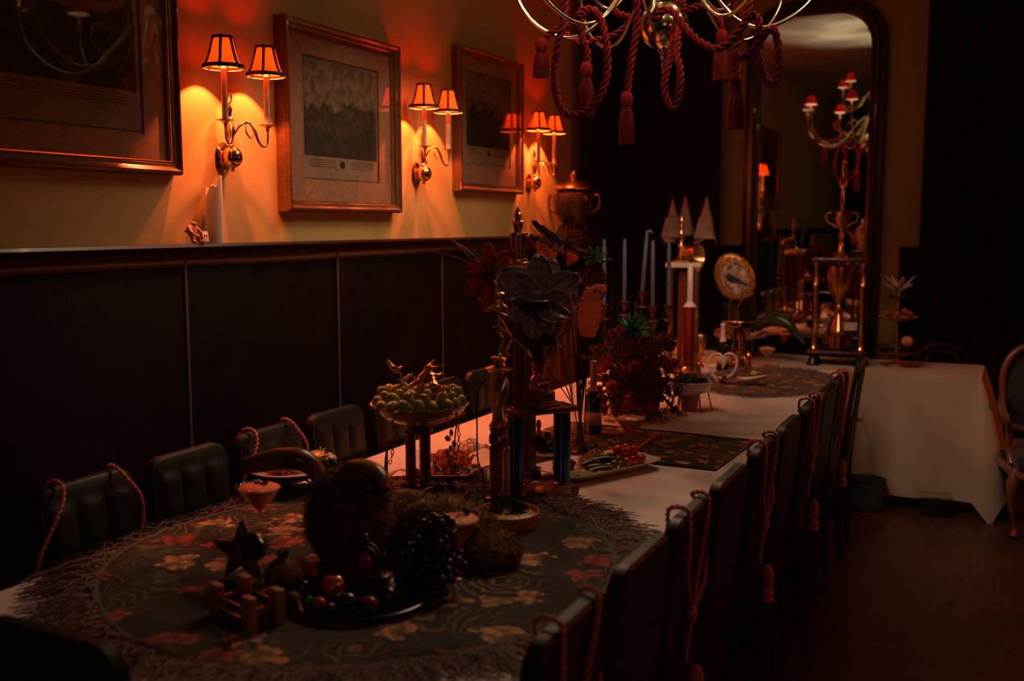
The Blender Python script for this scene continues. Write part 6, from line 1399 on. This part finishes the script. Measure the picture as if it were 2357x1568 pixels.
# ------------------------------------------------ big four-post trophy on the far table
Y8 = 7.42; b8 = P(1926, 826, Y=Y8)
def z8(v, u=1930): return P(u, v, Y=Y8).z-TT
t = thing('grand_trophy', 'huge four-post gilt trophy towering in front of the mirror on the far table', 'trophy', (b8.x, Y8, TT), .12)
for x in (-.155, .155):
    for y in (-.10, .10):
        obj('foot_cone', G().lathe([(.045, 0), (.047, .008), (.030, .03), (.022, .075), (.030, .085)], 20, (x, y, 0)), 'blue' if x > 0 else 'black', t)
        obj('turned_post', G().lathe([(.014, .10), (.024, .115), (.014, .135), (.021, .165), (.012, .19), (.020, .23), (.011, .26), (.011, z8(660)), (.020, z8(655)), (.011, z8(648)), (.011, z8(612)), (.018, z8(606)), (.012, z8(602))], 16, (x, y, 0)), 'gold', t)
obj('lower_board', G().box((0, 0, .092), (.40, .28, .018), bev=.005), 'cherry', t)
obj('upper_board', G().box((0, 0, z8(598)), (.37, .26, .026), bev=.006), 'cherry', t)
g = G().lathe([(.0, z8(800)), (.10, z8(800)), (.10, z8(770)), (.085, z8(766)), (.07, z8(757)), (.05, z8(740)), (.022, z8(722)), (.030, z8(712)), (.016, z8(702)), (.03, z8(690)), (.075, z8(668)), (.115, z8(630)), (.125, z8(612)), (.118, z8(612)), (.06, z8(660)), (0, z8(672))], 40, ridge=.03, nr=18); obj('fluted_bowl', g, 'copper', t)
obj('drape_base', G().box((0, 0, .13), (.22, .18, .06), bev=.006), 'black', t)
obj('white_card', G().box((.085, -.095, z8(748)), (.085, .003, .055), E_(.15, 0, .1)), 'card', t, smooth=False)
obj('upper_cup', G().lathe([(.05, z8(594)), (.055, z8(588)), (.02, z8(575)), (.016, z8(555)), (.024, z8(545)), (.016, z8(535)), (.028, z8(520)), (.06, z8(506)), (.072, z8(488)), (.066, z8(486)), (.04, z8(505)), (0, z8(512))], 32), 'gold', t)
for sx in (-1, 1): obj('cup_handle', G().tube(spline([(sx*.066, 0, z8(490)), (sx*.10, 0, z8(492)), (sx*.10, 0, z8(508)), (sx*.06, 0, z8(516)), (sx*.03, 0, z8(524))], .01), .006, 8), 'gold', t)
z0_ = z8(486); z1_ = z8(405)
obj('winged_figure', figure([(0, 0, .0+.9), (0, 0, 1.1), (0, 0, 1.35), (0, 0, 1.5), (0, 0, 1.62), (.15, 0, 1.4), (.16, 0, 1.7), (.08, 0, 1.95), (-.15, 0, 1.4), (-.16, 0, 1.7), (-.08, 0, 1.95), (.07, 0, .85), (.06, 0, .45), (.02, 0, .1), (.0, -.08, .05), (-.07, 0, .85), (-.08, .02, .45), (-.02, 0, .1), (-.02, -.08, .05)], (z1_-z0_)/1.95, 'gold', '', '', None), 'gold', t, loc=(0, 0, z0_-.005))
obj('figure_stem', G().lathe([(.045, z8(492)), (.03, z8(488)), (.012, z8(484)), (.02, z8(482)), (0, z8(481))], 20), 'gold', t)
obj('top_star_figure', G().lathe([(.008, z8(412)), (.018, z8(404)), (.010, z8(396)), (.022, z8(388)), (.008, z8(378)), (.012, z8(370)), (0, z8(364))], 14), 'gold', t)
# ------------------------------------------------ three-tier stand with a lotus glass
Y9 = 7.45; b9 = P(2062, 842, Y=Y9)
def z9(v): return P(2062, v, Y=Y9).z-TT
t = thing('tiered_stand', 'three-tier glass stand of fruit topped by a spiky lotus at the far table', 'stand', (b9.x, Y9, TT))
obj('glass_foot', G().lathe([(.055, 0), (.05, .008), (.018, .03), (.014, z9(812))], 24), 'stone', t)
obj('centre_rod', G().lathe([(.010, z9(812)), (.018, z9(795)), (.009, z9(780)), (.017, z9(768)), (.009, z9(750)), (.009, z9(690)), (.016, z9(680)), (.008, z9(672)), (.008, z9(655))], 16), 'brass', t)
for v, r, d in ((806, .155, 14), (728, .13, 10), (680, .075, 8)):
    obj('tier_bowl', G().open_lathe([(0, z9(v+d)), (r*.35, z9(v+d)), (r*.8, z9(v+d*.4)), (r, z9(v)), (r*.97, z9(v)), (r*.76, z9(v+d*.25)), (r*.35, z9(v+d-2)), (0, z9(v+d-2))], 60, wob=lambda a, rr_, z, r=r: (rr_*(1+.03*math.cos(12*a)*(rr_ > r*.7)), z)), 'stone' if v == 728 else 'olive', t, ang=60)
for a in range(9):
    pe = petal(.145 if a % 2 else .12, .036, 0, -.12); m_ = Matrix.Translation((0, 0, z9(672))) @ Matrix.Rotation(2*PI*a/9, 4, 'Z') @ Matrix.Rotation(.95 if a % 2 else .6, 4, 'X')
    obj('lotus_petal', G().add(pe.v, pe.f, m_), 'napkin', t, thick=.003)
q = random.Random(77); gp2 = None
for k, (v, r, n) in enumerate(((804, .11, 16), (726, .085, 9))):
    for i in range(n):
        a = q.uniform(0, 6.3); b_ = r*q.uniform(.2, 1)**.5; p = Vector((b9.x+b_*math.cos(a), Y9+b_*math.sin(a), TT+z9(v)+.012+.02*(b_ < r*.5)))
        if k == 0: 
            if gp2 is None: gp2 = tag(obj('dark_grape', G().ball((0, 0, 0), .020, n=10), 'bgrape', loc=p), 'dark grape in the lowest bowl of the tiered stand', 'grape', 'dark grapes on the tiered stand')
            else: c = gp2.copy(); COL.objects.link(c); c.location = p
        else:
            if i == 0: gp3 = tag(obj('strawberry', G().lathe([(0, -.03), (.012, -.018), (.022, 0), (.018, .014), (0, .018)], 12), 'rust', loc=p), 'small reddish fruit on the middle tier', 'fruit', 'fruit on the middle tier')
            else: c = gp3.copy(); COL.objects.link(c); c.location = p; c.rotation_euler = (q.uniform(-1, 1), q.uniform(-1, 1), 0)
tag(obj('peach_rose', G().ball((0, 0, 0), .04, (1, 1, .9), 14), 'coral', loc=P(2088, 786, Y=Y9-.03)), 'pale peach fruit at the right of the lowest tier', 'fruit')
# ------------------------------------------------ lidded urn by the left corner, side cabinet below it
uy = 6.98; uc = P(1310, 520, Y=uy)
def zu(v): return P(1310, v, Y=uy).z
ub = P(1310, 660, Y=uy).z
t = thing('cabinet', 'dark wooden cabinet in the far left corner carrying the lidded urn', 'cabinet', (WX+.175, uy, FZ))
uH = zu(545)-FZ
obj('carcass', G().box((0, 0, uH/2), (.30, .34, uH), bev=.008), 'panel', t)
obj('cabinet_top', G().box((0, 0, uH+.012), (.33, .37, .024), bev=.006), 'panel', t)
for sx in (-.1, .1):
    dd_ = obj('door', G().box((sx*.72, -.176, uH*.5), (.135, .016, uH*.9), bev=.004), 'cherry', t); obj('knob', G().ball((sx*.2, -.19, uH*.55), .012, n=10), 'brass', dd_)
zb_ = FZ+uH+.024; t = thing('lidded_urn', 'big dark urn with a copper-glinting domed lid under the third sconce', 'urn', (WX+.205, uy, zb_))
def zq(v): return zu(v)-zb_
obj('urn_body', G().lathe([(.09, 0), (.095, .012), (.06, .03), (.075, zq(520)), (.135, zq(490)), (.150, zq(462)), (.145, zq(448)), (.12, zq(442)), (.135, zq(438))], 36), 'marble', t)
obj('domed_lid', G().lathe([(.140, zq(437)), (.146, zq(434)), (.12, zq(426)), (.06, zq(418)), (.022, zq(414))], 36), 'copper', t); obj('lid_finial', G().lathe([(.018, zq(415)), (.028, zq(408)), (.032, zq(402)), (.016, zq(397)), (.010, zq(394)), (0, zq(392))], 20), 'copper', t)
for sx in (-1, 1): obj('urn_handle', G().tube(spline([(sx*.145, 0, zq(455)), (sx*.19, 0, zq(450)), (sx*.20, 0, zq(475)), (sx*.12, 0, zq(495))], .01), .009, 8), 'bronze', t)
# small silver things between: plates with scallop edge at the table's far left
pp = at(1372, 830); plate('dark_platter', 'dark round platter on the long table behind the bottle neck', (pp.x, pp.y, TT+.001), .14, .14, 'bronze', 0, .02)
for k, (u, v, lab, cat, nm, m, s) in enumerate(((1610, 800, 'ornate gilt figurine cup right of the red fluted column', 'cup', 'ornate_cup', 'gold', 1.0), (1560, 812, 'glinting cut glass tumbler beside the gilt posts', 'glass', 'cut_tumbler', 'copper', .8))):
    c = at(u, 845); t = thing(nm, lab, cat, c); h = P(u, v-30, Y=c.y).z-TT
    obj('cup_body', G().lathe([(0, 0), (.035*s, 0), (.030*s, .012), (.012*s, .03), (.012*s, h*.4), (.035*s, h*.55), (.045*s, h*.95), (.040*s, h), (.03*s, h*.6), (0, h*.55)], 22, ridge=.05, nr=8), m, t); obj('cup_rim', G().tube([(.043*s*math.cos(a), .043*s*math.sin(a), h*.98) for a in [2*PI*i/26 for i in range(26)]], .003, 6, closed=True), m, t)
